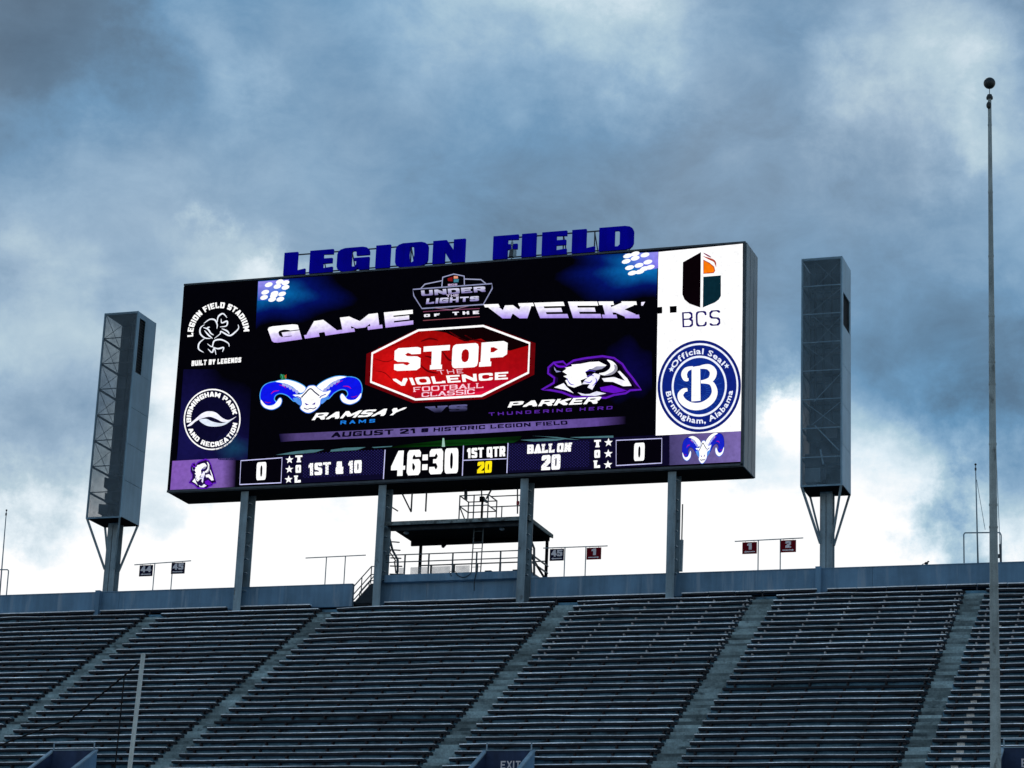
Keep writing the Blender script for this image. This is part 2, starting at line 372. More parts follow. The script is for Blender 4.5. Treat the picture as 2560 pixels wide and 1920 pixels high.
# benches blocks (left, right)
BLK = [(-74.0, -62.6), (-61.55, -52.2), (-51.1, -38.85), (-37.6, -28.35), (-27.0, -17.65), (-16.5, -6.5)]
AIS = [(BLK[i][1], BLK[i + 1][0]) for i in range(5)]
def yb(r): return Y0 - DY * r
def zb(r): return Z0 - DZ * r
stand = thing('grandstand', 'stepped concrete seating bank rising to the blue parapet wall', 'grandstand', (-40, 78, 0))
portals = [(131, 1877, 234, 1873, 300), (1214, 1877.5, 1328, 1876, 300), (2508, 1870, 2622, 1868, 300)]
PR = 27.0                                                    # portals cut the rows from here down
PX = []
for a in portals:
    p = at(a[0], a[1], 100.6); q = at(a[2], a[3], 100.6); PX.append((p.x, q.x, p.z))
PY = 100.6
for r in range(-1, NR):
    zt = zb(r) - .43; y1 = yb(r) + .33 if r >= 0 else 123.5
    spans = [(X0, X1)]
    if yb(r) - .4 < PY - .35:
        for a, b, _ in PX:
            s2 = []
            for u, v in spans:
                if u < a and v > b: s2 += [(u, a - .1), (b + .1, v)]
                else: s2.append((u, v))
            spans = s2
    for u, v in spans:
        mb = MB(); mb.box(u, v, yb(r) - .417, y1, zt - .56, zt)
        mb.build('terrace_step', RISER, stand)
fw = MB().box(X0, X1, yb(NR) + .3, yb(NR) + .6, 0, zb(NR) - .3).build('front_wall', CONC, stand)
bk = MB()
bk.box(X0, X1, 123.51, 123.8, 0, 28.6); bk.build('rear_wall', DARKP, stand)  # dark colour deepens the shade in the slot under the parapet
# aisles of half steps
ordn = ['first', 'second', 'third', 'fourth', 'fifth', 'sixth', 'seventh', 'eighth', 'ninth', 'tenth', 'eleventh', 'twelfth', 'thirteenth', 'fourteenth', 'fifteenth', 'sixteenth', 'seventeenth', 'eighteenth', 'nineteenth', 'twentieth', 'twenty-first', 'twenty-second', 'twenty-third', 'twenty-fourth', 'twenty-fifth', 'twenty-sixth', 'twenty-seventh', 'twenty-eighth', 'twenty-ninth', 'thirtieth', 'thirty-first', 'thirty-second', 'thirty-third', 'thirty-fourth', 'thirty-fifth', 'thirty-sixth']
aname = ['leftmost worn concrete aisle stair, beside the left speaker tower foot', 'worn concrete aisle stair under the gap in the parapet wall', 'worn concrete aisle stair running down to the middle exit portal', 'worn concrete aisle stair below the right end of the scoreboard', 'rightmost concrete aisle stair, left of the tall grey mast']
for i, (a, b) in enumerate(AIS):
    t = thing('aisle_stair', aname[i], 'stairs', ((a + b) / 2, 100, zb(28)), 'concrete aisle stairs between the bench blocks')
    a2, b2 = a + .06, b - .06
    for r in range(0, 36):
        zt = zb(r) - .43
        z_ = zt + .012; h = random.uniform(-.01, .01)
        MB().box(a2 + random.uniform(-.03, .03), b2 + random.uniform(-.03, .03), yb(r) - .43, yb(r) + .30, zt - .45, z_).build('stair_tread', CONC, t)
        MB().box(a2 + .02, b2 - .02, yb(r) - .06, yb(r) + .31, zt - .1, zt + .21 + h).build('stair_tread', CONC, t)

# ------------------------------------------------------------------ benches, one object each
def bench_meshes(L, n_var, seed, light):
    rnd = random.Random(seed); res = []
    for k in range(n_var):
        seg = max(2, round(L / 1.55)); xs = [L * i / seg for i in range(seg + 1)]
        zz = [rnd.uniform(-.014, .014) for _ in xs]
        if k == n_var - 1: zz[2] += .05; zz[1] += .03
        pl = MB(); no = MB()
        for i in range(seg):
            a, b = xs[i], xs[i + 1]; za, zb_ = zz[i], zz[i + 1]
            def sect(m, y0, y1, d0, d1):
                m.add([(a, y0, za - d1), (a, y1, za - d1), (a, y1, za - d0), (a, y0, za - d0), (b, y0, zb_ - d1), (b, y1, zb_ - d1), (b, y1, zb_ - d0), (b, y0, zb_ - d0)],
                      [(0, 1, 2, 3), (4, 7, 6, 5), (0, 4, 5, 1), (1, 5, 6, 2), (2, 6, 7, 3), (3, 7, 4, 0)])
            sect(pl, .012, .24, .03, .135)
            sect(no, 0, .25, -.006, .029)
        pl.box(L - .02, L + .15, .06, .26, zz[-1] - .16, zz[-1] - .034)     # turned-down end cap
        br = MB(); nb = max(3, round(L / 1.5)); 
        for i in range(nb):
            x = .35 + (L - .6) * i / (nb - 1)
            br.box(x - .035, x + .035, .06, .25, -.235, -.125); br.box(x - .06, x + .06, .19, .262, -.27, -.15)
        br.box(L - .1, L + .03, .08, .275, -.22, -.13)
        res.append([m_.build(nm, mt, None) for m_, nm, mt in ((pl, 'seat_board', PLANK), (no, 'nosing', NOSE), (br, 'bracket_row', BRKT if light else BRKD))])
        res[-1][2]['kind'] = 'stuff'
    for tr in res:
        for o in tr: COL.objects.unlink(o)
    return res
bwhere = ['left of the leftmost aisle', 'between leftmost and second aisles', 'between second and third aisles', 'between third and fourth aisles', 'between fourth and fifth aisles', 'right of the rightmost aisle']
nrows = [23, 34, 34, 33, 33, 33]
rb = random.Random(5)
for bi, (a, b) in enumerate(BLK):
    L = b - a; sets_l = bench_meshes(L, 4, 10 + bi, True); sets_d = bench_meshes(L, 4, 40 + bi, False)
    for r in range(nrows[bi]):
        cuts = [(a, b)]
        if yb(r) < PY + .25:
            for pa, pb, _ in PX:
                cs = []
                for u, v in cuts:
                    if v < pa - .1 or u > pb + .1: cs.append((u, v)); continue
                    if pa - .2 - u > .6: cs.append((u, pa - .2))
                    if v - pb - .2 > .6: cs.append((pb + .2, v))
                cuts = cs
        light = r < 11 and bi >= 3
        for ci, (u, v) in enumerate(cuts):
            side = '' if len(cuts) == 1 and (u, v) == (a, b) else (' left of portal' if v < b - .01 else ' right of portal')
            lab = 'bench, %s row from top, %s%s' % (ordn[r], bwhere[bi], side)
            t = thing('bench', lab, 'bench', (u + rb.uniform(-.05, .02), yb(r), zb(r) + rb.uniform(-.008, .008)), 'long stadium benches on the terrace steps')
            t.rotation_euler = (0, rb.uniform(-.0012, .0012), 0)
            if side: src = bench_meshes(v - u, 1, 90 + r + ci, False)[0]
            else:
                k = rb.choice([0, 1, 2]) if rb.random() > .09 else 3
                if (bi, r) in ((3, 3), (0, 0), (2, 0), (1, 12)): k = 3
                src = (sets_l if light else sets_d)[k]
            for s_ in src:
                if s_.name.startswith('nosing') and (bi, r) in ((2, 20), (1, 27), (4, 16)): continue      # planks that have lost their bright edge
                c = s_.copy(); COL.objects.link(c); c.parent = t

# white patches painted on the rows right of the last aisle
pt = None
for r in range(6, 33):
    x = at(2463, 1474, 119).x + 1.15 + (r % 2) * .05 + (.25 if 6 < r < 12 else 0)
    x = -16.5 + .72 + .012 * r + rb.uniform(-.06, .06)
    lab = 'small worn white patch under the %s bench beside the rightmost aisle' % ordn[r]
    y_r = yb(r) + .28
    w = rb.uniform(.26, .38)
    o = MB().box(x, x + w, y_r - .05, y_r - .003, zb(r) - .27, zb(r) - .12).build('row_marker', WHITEP)
    rebase(o, (x, y_r - .05, zb(r) - .27)); props(o, lab, 'row marker', 'white row markers on the steps')
    if rb.random() < .6:
        pass

# ------------------------------------------------------------------ parapet wall
WY = 121.0
ztop = at(1280, 1448, WY).z
zbot = zb(-1) - .10
xgapL = at(880, 1500, WY).x
xc2, xc3 = -49.2, -41.12
wall = thing('parapet_wall', 'blue-grey painted concrete parapet wall along the top of the stand', 'wall', (-45, WY, zbot))
def wseg(a, b, n, zt=None):
    zt = zt or ztop
    for i in range(n):
        u = a + (b - a) * i / n; v = a + (b - a) * (i + 1) / n
        MB().box(u + .006, v - .006, WY + .004 * (i % 2), WY + .25, zbot, zt).build('wall_panel', WALL, wall)
    MB().box(a, b, WY - .03, WY + .28, zt + .003, zt + .05).build('coping', WALL, wall)
wseg(X0, xgapL, 5); wseg(xc2 + .1, xc3, 3, at(1100, 1420, WY).z - .35); wseg(xc3 + .55, X1, 8)
# pilasters below the towers are part of the towers

# continuous top bench along the wall
tb_spans = [(-74, -66.1), (-65.75, -58.0), (-57.2, -53.0), (-48.7, -41.2), (-40.5, -32.9), (-32.2, -25.1), (-24.6, -6.5)]
tlab = ['far left, up to the left speaker tower', 'from the left tower to the first scoreboard column', 'short one ending at the gap in the wall', 'under the camera platform', 'between the two right scoreboard columns', 'between the rightmost scoreboard column and the right tower', 'from the right tower past the tall mast']
for (a, b), l in zip(tb_spans, tlab):
    t = thing('wall_bench', 'long light-edged bench against the parapet wall, ' + l, 'bench', (a, yb(-1), zb(-1)), 'benches along the foot of the parapet wall')
    n = max(1, round((b - a) / 1.5)); 
    for i in range(n):
        u = a + (b - a) * i / n; v = a + (b - a) * (i + 1) / n; dz = rb.uniform(-.006, .006)
        MB().box(u + .015, v - .015, yb(-1), yb(-1) + .30, zb(-1) - .036 + dz, zb(-1) + .014 + dz).build('nosing', NOSEW, t)
        MB().box(u + .03, v - .03, yb(-1) + .02, yb(-1) + .28, zb(-1) - .14, zb(-1) - .031).build('seat_board', PLANK, t)
        MB().box(u - .03, u + .03, yb(-1) + .04, yb(-1) + .25, zb(-1) - .43, zb(-1) - .142).build('leg', BRKD, t)

# ------------------------------------------------------------------ scoreboard
BY = 119.9
def bp(x, y): return at(x, y, BY)
TL, TR, BL, BR = Vector((-61.79, BY, 47.12)), Vector((-28.99, BY, 47.24)), Vector((-61.66, BY, 35.13)), Vector((-28.93, BY, 35.16))
sb = thing('scoreboard', 'huge video scoreboard on four steel columns showing a game of the week announcement', 'scoreboard', (-45.4, 120.8, zb(0)))
xl, xr, zb0, zt0, yb0 = -61.85, -28.88, 34.62, 47.3, 122.42
cab = MB(); cab.box(xl, xr, BY + .03, yb0, 35.0, zt0)
cab.build('cabinet', [BLACK], sb)
MB().box(xl + .14, xr, BY + .12, yb0 - .01, 34.93, 35.0 - .003).build('lower_frame', BLACK, sb)
# right side cladding: three vertical sheets
for i in range(3):
    ya = BY + .06 + (yb0 - BY - .06) * i / 3; yb_ = BY + .06 + (yb0 - BY - .06) * (i + 1) / 3
    MB().box(xr + .003, xr + .06 + .01 * i, ya + .01, yb_ - .01, 34.95, zt0 - .02).build('side_panel', CABSIDE, sb)
fr = MB(); fr.box(xl, xr, BY - .03, BY + .03, zt0 - .07, zt0 + .03); fr.build('top_trim', STEELD, sb)
MB().box(xl, xr, BY - .02, BY + .03, 34.98, 35.10).build('bottom_trim', STEELD, sb)
MB().box(xl + .2, xr, BY + .06, BY + .115, 34.94, 34.99).build('bottom_rail', STEELD, sb)
MB().box(xr - .12, xr + .004, BY - .02, BY + .03, 35.0, zt0 - .07).build('edge_trim', STEELD, sb)

class GR:                        # flat print of the display: coloured pieces in thin layers
    def __init__(s): s.v = []; s.f = []; s.c = []
    def add(s, pts, fs, cols, L):
        n = len(s.v)
        for p in pts:
            q = at(p[0], p[1], BY); s.v.append((q.x, BY - .005 - .003 * L, q.z))
        s.f += [[n + i for i in f] for f in fs]; s.c += list(cols)
G = GR()
WH = (255, 255, 255)
def em(c, k=1.): l = lin(*c); return (l[0] * k, l[1] * k, l[2] * k, 1)
R1 = lambda x, y: (400 + x * .28933, 560 + y * .28933)
R2 = lambda x, y: (1000 + x * .28933, 540 + y * .28933)
R3 = lambda x, y: (1400 + x * .23508, 560 + y * .23508)
R4 = lambda x, y: (1300 + x * .28029, 820 + y * .28029)
R5 = lambda x, y: (400 + x * .28933, 880 + y * .28933)
R6 = lambda x, y: (900 + x * .28933, 1000 + y * .28933)
Q3 = lambda x, y: (620 + x * .3255, 820 + y * .3255)
ID = lambda x, y: (x, y)
def poly(R, pts, col, L=1, smooth=False):
    if smooth: pts = spline(pts, True)
    ps = [R(*p) for p in pts]; tri = tessellate_polygon([[Vector((p[0], -p[1], 0)) for p in ps]])
    if isinstance(col, list): cs = [em(c) for c in col]
    else: cs = [em(col)] * len(ps)
    G.add(ps, [list(t) for t in tri], cs, L)
def spline(pts, closed=False, n=5):
    res = []; m = len(pts)
    for i in range(m if closed else m - 1):
        p0 = pts[(i - 1) % m] if closed or i > 0 else pts[i]; p1 = pts[i]; p2 = pts[(i + 1) % m]; p3 = pts[(i + 2) % m] if closed or i + 2 < m else p2
        for k in range(n):
            t = k / n
            res.append(tuple(.5 * ((2 * b) + (c - a) * t + (2 * a - 5 * b + 4 * c - d) * t * t + (3 * b - a - 3 * c + d) * t ** 3) for a, b, c, d in zip(p0, p1, p2, p3)))
    if not closed: res.append(pts[-1])
    return res
def stroke(R, pts, w, col, L=2, smooth=True, taper=False, closed=False):
    if closed: pts = list(pts) + [pts[0]]
    if smooth: pts = spline(pts)
    n = len(pts); vs = []
    for i, p in enumerate(pts):
        a = pts[max(0, i - 1)]; b = pts[min(n - 1, i + 1)]
        if closed and i in (0, n - 1): a = pts[-2]; b = pts[1]
        dx, dy = b[0] - a[0], b[1] - a[1]; l = math.hypot(dx, dy) or 1
        k = w[0] + (w[1] - w[0]) * math.sin(math.pi * i / (n - 1)) if isinstance(w, tuple) else w
        if taper: k *= .25 + .75 * math.sin(math.pi * min(1, max(0, (i + .3) / (n - .4))))
        if not smooth and 0 < i < n - 1: k *= 1.05
        vs += [(p[0] - dy / l * k / 2, p[1] + dx / l * k / 2), (p[0] + dy / l * k / 2, p[1] - dx / l * k / 2)]
    G.add([R(*v) for v in vs], [[2 * i, 2 * i + 1, 2 * i + 3, 2 * i + 2] for i in range(n - 1)], [em(col)] * len(vs), L)
def lerpl(pts, u):
    ls = [0]
    for a, b in zip(pts, pts[1:]): ls.append(ls[-1] + math.hypot(b[0] - a[0], b[1] - a[1]))
    t = u * ls[-1]
    for i in range(len(pts) - 1):
        if t <= ls[i + 1] + 1e-9 or i == len(pts) - 2:
            k = (t - ls[i]) / ((ls[i + 1] - ls[i]) or 1); return (pts[i][0] + (pts[i + 1][0] - pts[i][0]) * k, pts[i][1] + (pts[i + 1][1] - pts[i][1]) * k)
def text(R, s, bot, top, col=WH, px=.3, py=.2, slab=0., gap=.16, L=3, sp=.55, col0=None):
    """letters between a base line and a cap line (both lists of points); col0 = colour at the base"""
    for pl in lettering(s, px, py, slab, gap, sp):
        ps = []; cs = []
        for u, v in pl:
            b = lerpl(bot, u); t = lerpl(top, u); ps.append(R(b[0] + (t[0] - b[0]) * v, b[1] + (t[1] - b[1]) * v))
            if col0:
                k = min(1, max(0, (v - .15) / .55)); c1 = em(col); c0 = em(col0); cs.append(tuple(c0[i] + (c1[i] - c0[i]) * k for i in range(4)))
            else: cs.append(em(col))
        G.add(ps, [list(range(len(ps)))], cs, L)
def arctext(R, s, c, rx, ry, r0, r1, a0, a1, col=WH, px=.3, py=.2, gap=.16, L=3, tilt=0., bottom=False, sp=.55, slab=0.):
    for pl in lettering(s, px, py, slab, gap, sp):
        ps = []
        for u, v in pl:
            a = math.radians(a0 + (a1 - a0) * u); r = r0 + (r1 - r0) * v
            x = c[0] + rx * r * math.cos(a); y = c[1] - ry * r * math.sin(a) - tilt * (x - c[0]); ps.append(R(x, y))
        G.add(ps, [list(range(len(ps)))], [em(col)] * len(ps), L)
def ellipse(R, c, rx, ry, col, L=1, tilt=0., n=40, r_in=0.):
    o = [(c[0] + rx * math.cos(2 * math.pi * i / n), c[1] + ry * math.sin(2 * math.pi * i / n)) for i in range(n)]
    o = [(x, y - tilt * (x - c[0])) for x, y in o]
    if not r_in:
        G.add([R(*p) for p in o], [list(range(n))], [em(col)] * n, L)
    else:
        q = [(c[0] + (p[0] - c[0]) * r_in, c[1] + (p[1] - c[1]) * r_in) for p in o]
        G.add([R(*p) for p in o + q], [[i, (i + 1) % n, n + (i + 1) % n, n + i] for i in range(n)], [em(col)] * (2 * n), L)
def glow(R, c, rx, ry, col, clampf, L=1, p=1.5, base=(3, 3, 8), k=1., mid=None):
    nr, na = 12, 40; pts = []; cs = []; c1 = em(col, k); c0 = em(base)
    for j in range(nr + 1):
        for i in range(na):
            a = 2 * math.pi * i / na; wob = 1 + .13 * math.sin(3 * a + 1) + .08 * math.sin(7 * a)
            x, y = clampf(c[0] + rx * j / nr * math.cos(a) * wob, c[1] + ry * j / nr * math.sin(a) * wob)
            d = min(1, math.hypot((x - c[0]) / rx, (y - c[1]) / ry) / wob); t = max(0, 1 - d) ** p
            pts.append(R(x, y)); cn = em(mid) if mid else None
            if cn: cs.append(tuple((c0[m] + (cn[m] - c0[m]) * t / .4) if t < .4 else (cn[m] + (c1[m] - cn[m]) * (t - .4) / .6) for m in range(4)))
            else: cs.append(tuple(c0[m] + (c1[m] - c0[m]) * t for m in range(4)))
    G.add(pts, [[j * na + i, j * na + (i + 1) % na, (j + 1) * na + (i + 1) % na, (j + 1) * na + i] for j in range(nr) for i in range(na)], cs, L)
def star(R, c, r, col=WH, L=3):
    ps = []
    for i in range(10):
        a = -math.pi / 2 + math.pi * i / 5; q = r if i % 2 == 0 else r * .42; ps.append((c[0] + q * math.cos(a), c[1] + q * math.sin(a) - .06 * q * math.cos(a)))
    poly(R, ps, col, L)

# screen base
poly(ID, [(459.5, 717), (1857, 606.5), (1855, 1155.5), (425, 1224)], (3, 3, 8), 0)
# left panel glow, side panels
def cl_left(x, y): return (min(max(x, 130 + (1190 - y) * .07), 755 + (950 - y) * .055), min(max(y, 150), 935))
glow(R5, (300, 720), 650, 700, (22, 20, 78), cl_left, 1, 1.0)
glow(R5, (640, 830), 180, 130, (20, 58, 90), cl_left, 2, 1.2, (16, 15, 60))
def cl_tl(x, y): return (max(x, 848 - (y - 495) * .05), max(y, 492 - (x - 850) * .075))
glow(R1, (960, 590), 640, 310, (6, 112, 178), cl_tl, 1, 1.15, mid=(4, 16, 92))
def cl_tr(x, y): return (min(x, 1043 - (y - 300) * .04), max(y, 315 - (x - 650) * .055))
glow(R3, (880, 470), 940, 370, (10, 116, 186), cl_tr, 1, 1.15, mid=(4, 18, 96))
poly(R1, [(850, 498), (1115, 480), (1090, 560), (1070, 660), (845, 662)], [(150, 140, 235), (120, 110, 225), (70, 120, 210), (20, 100, 175), (60, 90, 190)], 2)
for x, y in [(940, 525), (1015, 540), (1085, 508), (1085, 548), (1035, 500), (910, 590), (990, 600), (1055, 605), (900, 635), (970, 652), (1040, 650), (985, 620)]:
    ellipse(R1, (x, y), 34, 20, WH, 3, .2, 12)
poly(R3, [(690, 318), (1045, 298), (1045, 470), (900, 500), (780, 480), (700, 420)], [(90, 130, 220), (150, 140, 235), (120, 110, 225), (80, 110, 215), (20, 100, 180), (30, 100, 180)], 2)
for x, y in [(720, 340), (800, 365), (905, 330), (705, 398), (840, 440), (935, 405), (740, 465), (900, 475), (960, 460), (770, 522), (850, 508), (800, 318)]:
    ellipse(R3, (x, y), 48, 24, WH, 3, .2, 12)
# crest text, left panel
arctext(R1, 'LEGION FIELD STADIUM', (505, 945), 1, 1, 218, 268, 184, 1, px=.36, py=.22, gap=.2, tilt=.05)
for s_ in [[(495, 850), (505, 800), (545, 775), (580, 810)], [(380, 860), (430, 825), (475, 830), (495, 870), (492, 905)], [(385, 870), (350, 900), (350, 950), (390, 985), (440, 990)],
           [(375, 895), (415, 910), (440, 945), (465, 960)], [(385, 920), (420, 960), (455, 990)], [(430, 890), (405, 900)], [(530, 820), (535, 855), (580, 840), (575, 880), (520, 890)],
           [(535, 905), (580, 925), (600, 950)], [(470, 990), (520, 950), (530, 930), (600, 965), (650, 935), (680, 900), (675, 870)], [(385, 990), (340, 1030), (335, 1080), (378, 1110)],
           [(410, 1035), (450, 1060), (470, 1010), (530, 1000), (590, 1030), (598, 1060)], [(450, 1060), (500, 1078), (550, 1068), (540, 1105)], [(415, 1080), (450, 1110), (470, 1075), (485, 1130)]]:
    stroke(R1, s_, 13, (235, 240, 250), 3, taper=True)
text(R1, 'BUILT BY LEGENDS', [(272, 1228), (700, 1196)], [(276, 1182), (704, 1152)], px=.38, py=.24, gap=.18)
ellipse(R5, (451, 583), 246, 265, WH, 2, .02, 48, .955)
ellipse(R5, (451, 583), 234, 252, (10, 9, 40), 2, .02, 48)
arctext(R5, 'BIRMINGHAM PARK', (451, 583), 246, 265, .74, .90, 187, 12, px=.34, py=.22, gap=.16, L=4)
arctext(R5, 'AND RECREATION', (451, 583), 246, 265, .90, .74, 201, 352, px=.34, py=.22, gap=.16, L=4)
poly(R5, [(235, 640), (300, 585), (365, 530), (425, 512), (485, 525), (540, 570), (595, 588), (660, 557), (605, 598), (545, 606), (490, 580), (430, 560), (370, 572), (310, 600), (270, 635)], (240, 240, 255), 3, True)
poly(R5, [(340, 590), (400, 578), (450, 600), (520, 615), (580, 605), (630, 580), (560, 630), (480, 645), (400, 635)], (220, 230, 245), 4, True)
# big words
text(R1, 'GAME', [(975, 1032), (1200, 1000), (1530, 950), (1900, 903), (2205, 866)], [(925, 890), (1160, 866), (1450, 822), (1900, 768), (2200, 740)], WH, px=.30, py=.27, slab=.10, gap=.14, col0=(178, 150, 232))
text(R2, 'WEEK', [(815, 886), (1460, 882), (2060, 884)], [(752, 764), (1460, 740), (2030, 738)], WH, px=.26, py=.25, slab=.11, gap=.08, col0=(165, 140, 228))
poly(R2, [(2085, 745), (2118, 742), (2100, 775), (2085, 775)], (235, 230, 255), 3)
text(R2, 'UNDER', [(187, 692), (740, 655)], [(182, 645), (735, 608)], (205, 205, 230), px=.3, py=.25, gap=.14, col0=(120, 110, 165))
text(R2, 'THE', [(402, 702), (510, 696)], [(400, 680), (508, 674)], (190, 180, 210), px=.28, py=.24)
text(R2, 'LIGHTS', [(224, 762), (682, 734)], [(232, 714), (682, 692)], (200, 200, 225), px=.3, py=.25, gap=.14, col0=(130, 120, 180))
text(R2, 'OF', [(208, 874), (345, 866)], [(208, 850), (343, 842)], (235, 235, 245), px=.34, py=.28, gap=.7)
text(R2, 'THE', [(455, 858), (684, 846)], [(453, 830), (682, 818)], (235, 235, 245), px=.34, py=.28, gap=.6)
stroke(R2, [(200, 828), (440, 812), (690, 800)], 6, (120, 60, 90), 3)
stroke(R2, [(200, 904), (690, 870)], 6, (130, 70, 80), 3, False)
stroke(R2, [(112, 635), (795, 585), (798, 625), (720, 765), (190, 800), (120, 690)], 10, (135, 140, 175), 3, False, closed=True)
stroke(R2, [(180, 628), (215, 590), (362, 560)], 9, (150, 155, 185), 3, False)
stroke(R2, [(362, 612), (370, 530), (465, 502), (555, 520), (557, 595)], 9, (150, 155, 190), 3, False)
stroke(R2, [(560, 545), (700, 550), (742, 585)], 9, (150, 155, 185), 3, False)
stroke(R2, [(300, 795), (450, 812), (600, 775)], 6, (140, 110, 130), 3, False)
poly(R2, [(412, 540), (455, 525), (455, 565), (415, 562)], (120, 20, 20), 3)
poly(R2, [(465, 518), (500, 520), (502, 540), (465, 542)], (225, 150, 120), 3)
poly(R2, [(465, 547), (510, 545), (505, 572), (465, 575)], (60, 120, 140), 3)
text(R2, 'BCS', [(415, 604), (495, 600)], [(415, 588), (495, 584)], (190, 170, 210), px=.3, py=.25)
# stop emblem
OCT = [(1046, 826), (1208, 815), (1324, 858), (1321, 932), (1204, 990), (1039, 999), (927.6, 955), (930.9, 883.5)]
cxo, cyo = 1126, 907
poly(ID, [(cxo + (x - cxo) * 1.075, cyo + (y - cyo) * 1.06 + 3) for x, y in OCT], (96, 4, 10), 1)
poly(ID, OCT, [(150, 8, 8), (120, 4, 6), (150, 8, 10), (160, 8, 20), (190, 8, 50), (150, 10, 20), (190, 14, 14), (175, 12, 12)], 2)
glow(ID, (985, 935), 75, 70, (212, 16, 18), lambda x, y: (min(max(x, 931), 1150), min(max(y, 884 - (max(x, 931) - 931) * .3), 952 + (max(x, 931) - 931) * .37)), 3, 1.0, (176, 11, 14))
poly(R2, [(260, 985), (718, 955), (1115, 1104), (1108, 1120), (950, 1165), (820, 1130), (700, 1060), (560, 1085), (400, 1010)], (14, 2, 4), 4, False)
for s_ in [[(180, 1085), (260, 1060), (330, 1075)], [(560, 1030), (640, 1070), (760, 1090)], [(430, 1000), (520, 1060), (600, 1085)], [(215, 1210), (280, 1230), (330, 1290)], [(360, 1160), (420, 1240), (470, 1250)], [(180, 1290), (240, 1340), (330, 1360)]]:
    stroke(R2, s_, 16, (90, 4, 8), 4, taper=True)
for s_ in [[(970, 235), (1060, 260), (1120, 240)], [(980, 330), (1050, 345), (1110, 400)], [(1000, 150), (1130, 130), (1250, 70)]]:
    stroke(Q3, s_, 7, (120, 6, 8), 4, taper=True)
poly(Q3, [(1380, 556), (1560, 548), (1800, 522), (1900, 470), (1700, 500), (1500, 520)], (214, 20, 60), 3)
stroke(ID, OCT, 5.2, WH, 5, False, closed=True)
text(Q3, 'STOP', [(1122, 332), (1500, 316), (1992, 286)], [(1128, 158), (1560, 130), (2003, 98)], WH, px=.36, py=.225, slab=.05, gap=.07, L=6)
text(Q3, 'THE', [(1465, 358), (1655, 347)], [(1450, 326), (1652, 314)], (235, 190, 205), px=.14, py=.14, gap=.4, L=6)
text(Q3, 'VIOLENCE', [(1140, 447), (1996, 394)], [(1112, 392), (2000, 337)], WH, px=.24, py=.22, gap=.15, L=6)
text(Q3, 'FOOTBALL', [(1275, 492), (1812, 460)], [(1270, 456), (1815, 421)], (250, 200, 215), px=.18, py=.14, slab=.08, gap=.1, L=6)
text(Q3, 'CLASSIC', [(1335, 531), (1745, 506)], [(1335, 496), (1745, 470)], (250, 205, 225), px=.18, py=.14, slab=.08, gap=.1, L=6)
# ram emblem
def mir(pts): return [(2612 - x, y - .067 * ((2612 - x) - x)) for x, y in pts]
def ram(R, L0=2, glowc=(70, 160, 235), blue=(12, 20, 225)):
    bluep = [(955, 1372), (1020, 1368), (1120, 1410), (1180, 1460), (1165, 1530), (1105, 1482), (1045, 1462), (1000, 1478), (985, 1515), (1000, 1550), (930, 1568), (885, 1540), (868, 1490), (880, 1430), (910, 1392)]
    whitep = [(1000, 1362), (1090, 1348), (1190, 1372), (1258, 1418), (1215, 1460), (1140, 1402), (1060, 1374)]
    tip = [(874, 1520), (920, 1566), (985, 1562), (1035, 1505), (1052, 1530), (1030, 1575), (970, 1602), (910, 1588), (878, 1555)]
    jaw = [(1150, 1505), (1210, 1512), (1218, 1568), (1178, 1545)]
    for f_ in (lambda p: p, mir):
        stroke(R, f_(bluep), 15, glowc, L0, True, closed=True); stroke(R, f_(whitep), 14, glowc, L0, True, closed=True); stroke(R, f_(tip), 12, (60, 120, 225), L0, True, closed=True)
        poly(R, f_(bluep), blue, L0 + 1, True); poly(R, f_(whitep), WH, L0 + 2, True); poly(R, f_(tip), WH, L0 + 2, True); poly(R, f_(jaw), (80, 140, 225), L0 + 2, True)
        for x, y in [(1072, 1388), (1103, 1398), (1130, 1415), (1158, 1432), (1185, 1450)]:
            poly(R, f_([(x - 16, y - 4), (x + 4, y - 14), (x + 16, y + 8), (x - 6, y + 16)]), (160, 165, 225), L0 + 3, True)
        stroke(R, f_([(960, 1470), (985, 1448), (1030, 1440)]), 8, (190, 10, 120), L0 + 3, taper=True); stroke(R, f_([(1030, 1390), (1065, 1400), (1090, 1420)]), 7, (170, 10, 130), L0 + 3, taper=True)
        stroke(R, f_([(905, 1536), (930, 1545), (960, 1542)]), 6, (150, 20, 60), L0 + 3, taper=True)
    face = [(1150, 1478), (1225, 1472), (1262, 1432), (1285, 1404), (1310, 1398), (1338, 1400), (1372, 1428), (1420, 1452), (1475, 1440), (1440, 1492), (1392, 1512), (1382, 1562), (1352, 1600), (1300, 1630), (1255, 1625), (1215, 1592), (1228, 1556), (1215, 1512)]
    stroke(R, face, 13, (50, 110, 220), L0 + 2, True, closed=True); poly(R, face, WH, L0 + 3, True)
    stroke(R, [(1222, 1500), (1258, 1462), (1300, 1424), (1340, 1455), (1378, 1485)], 11, (10, 18, 70), L0 + 4)
    stroke(R, [(1180, 1490), (1210, 1500), (1222, 1515)], 8, (30, 60, 170), L0 + 4); stroke(R, [(1435, 1472), (1395, 1488), (1382, 1505)], 8, (30, 60, 170), L0 + 4)
    poly(R, [(1252, 1545), (1288, 1562), (1262, 1568)], (60, 20, 150), L0 + 4); poly(R, [(1345, 1540), (1312, 1560), (1338, 1563)], (60, 20, 150), L0 + 4)
    stroke(R, [(1245, 1592), (1275, 1602), (1300, 1594), (1328, 1598), (1352, 1584)], 8, (40, 40, 110), L0 + 4)
ram(R1)
poly(R1, [(1038, 1310), (1060, 1300), (1082, 1308), (1095, 1325), (1080, 1345), (1050, 1342)], (30, 110, 60), 3, True)
poly(R1, [(1075, 1315), (1095, 1300), (1090, 1340)], (170, 70, 30), 4)
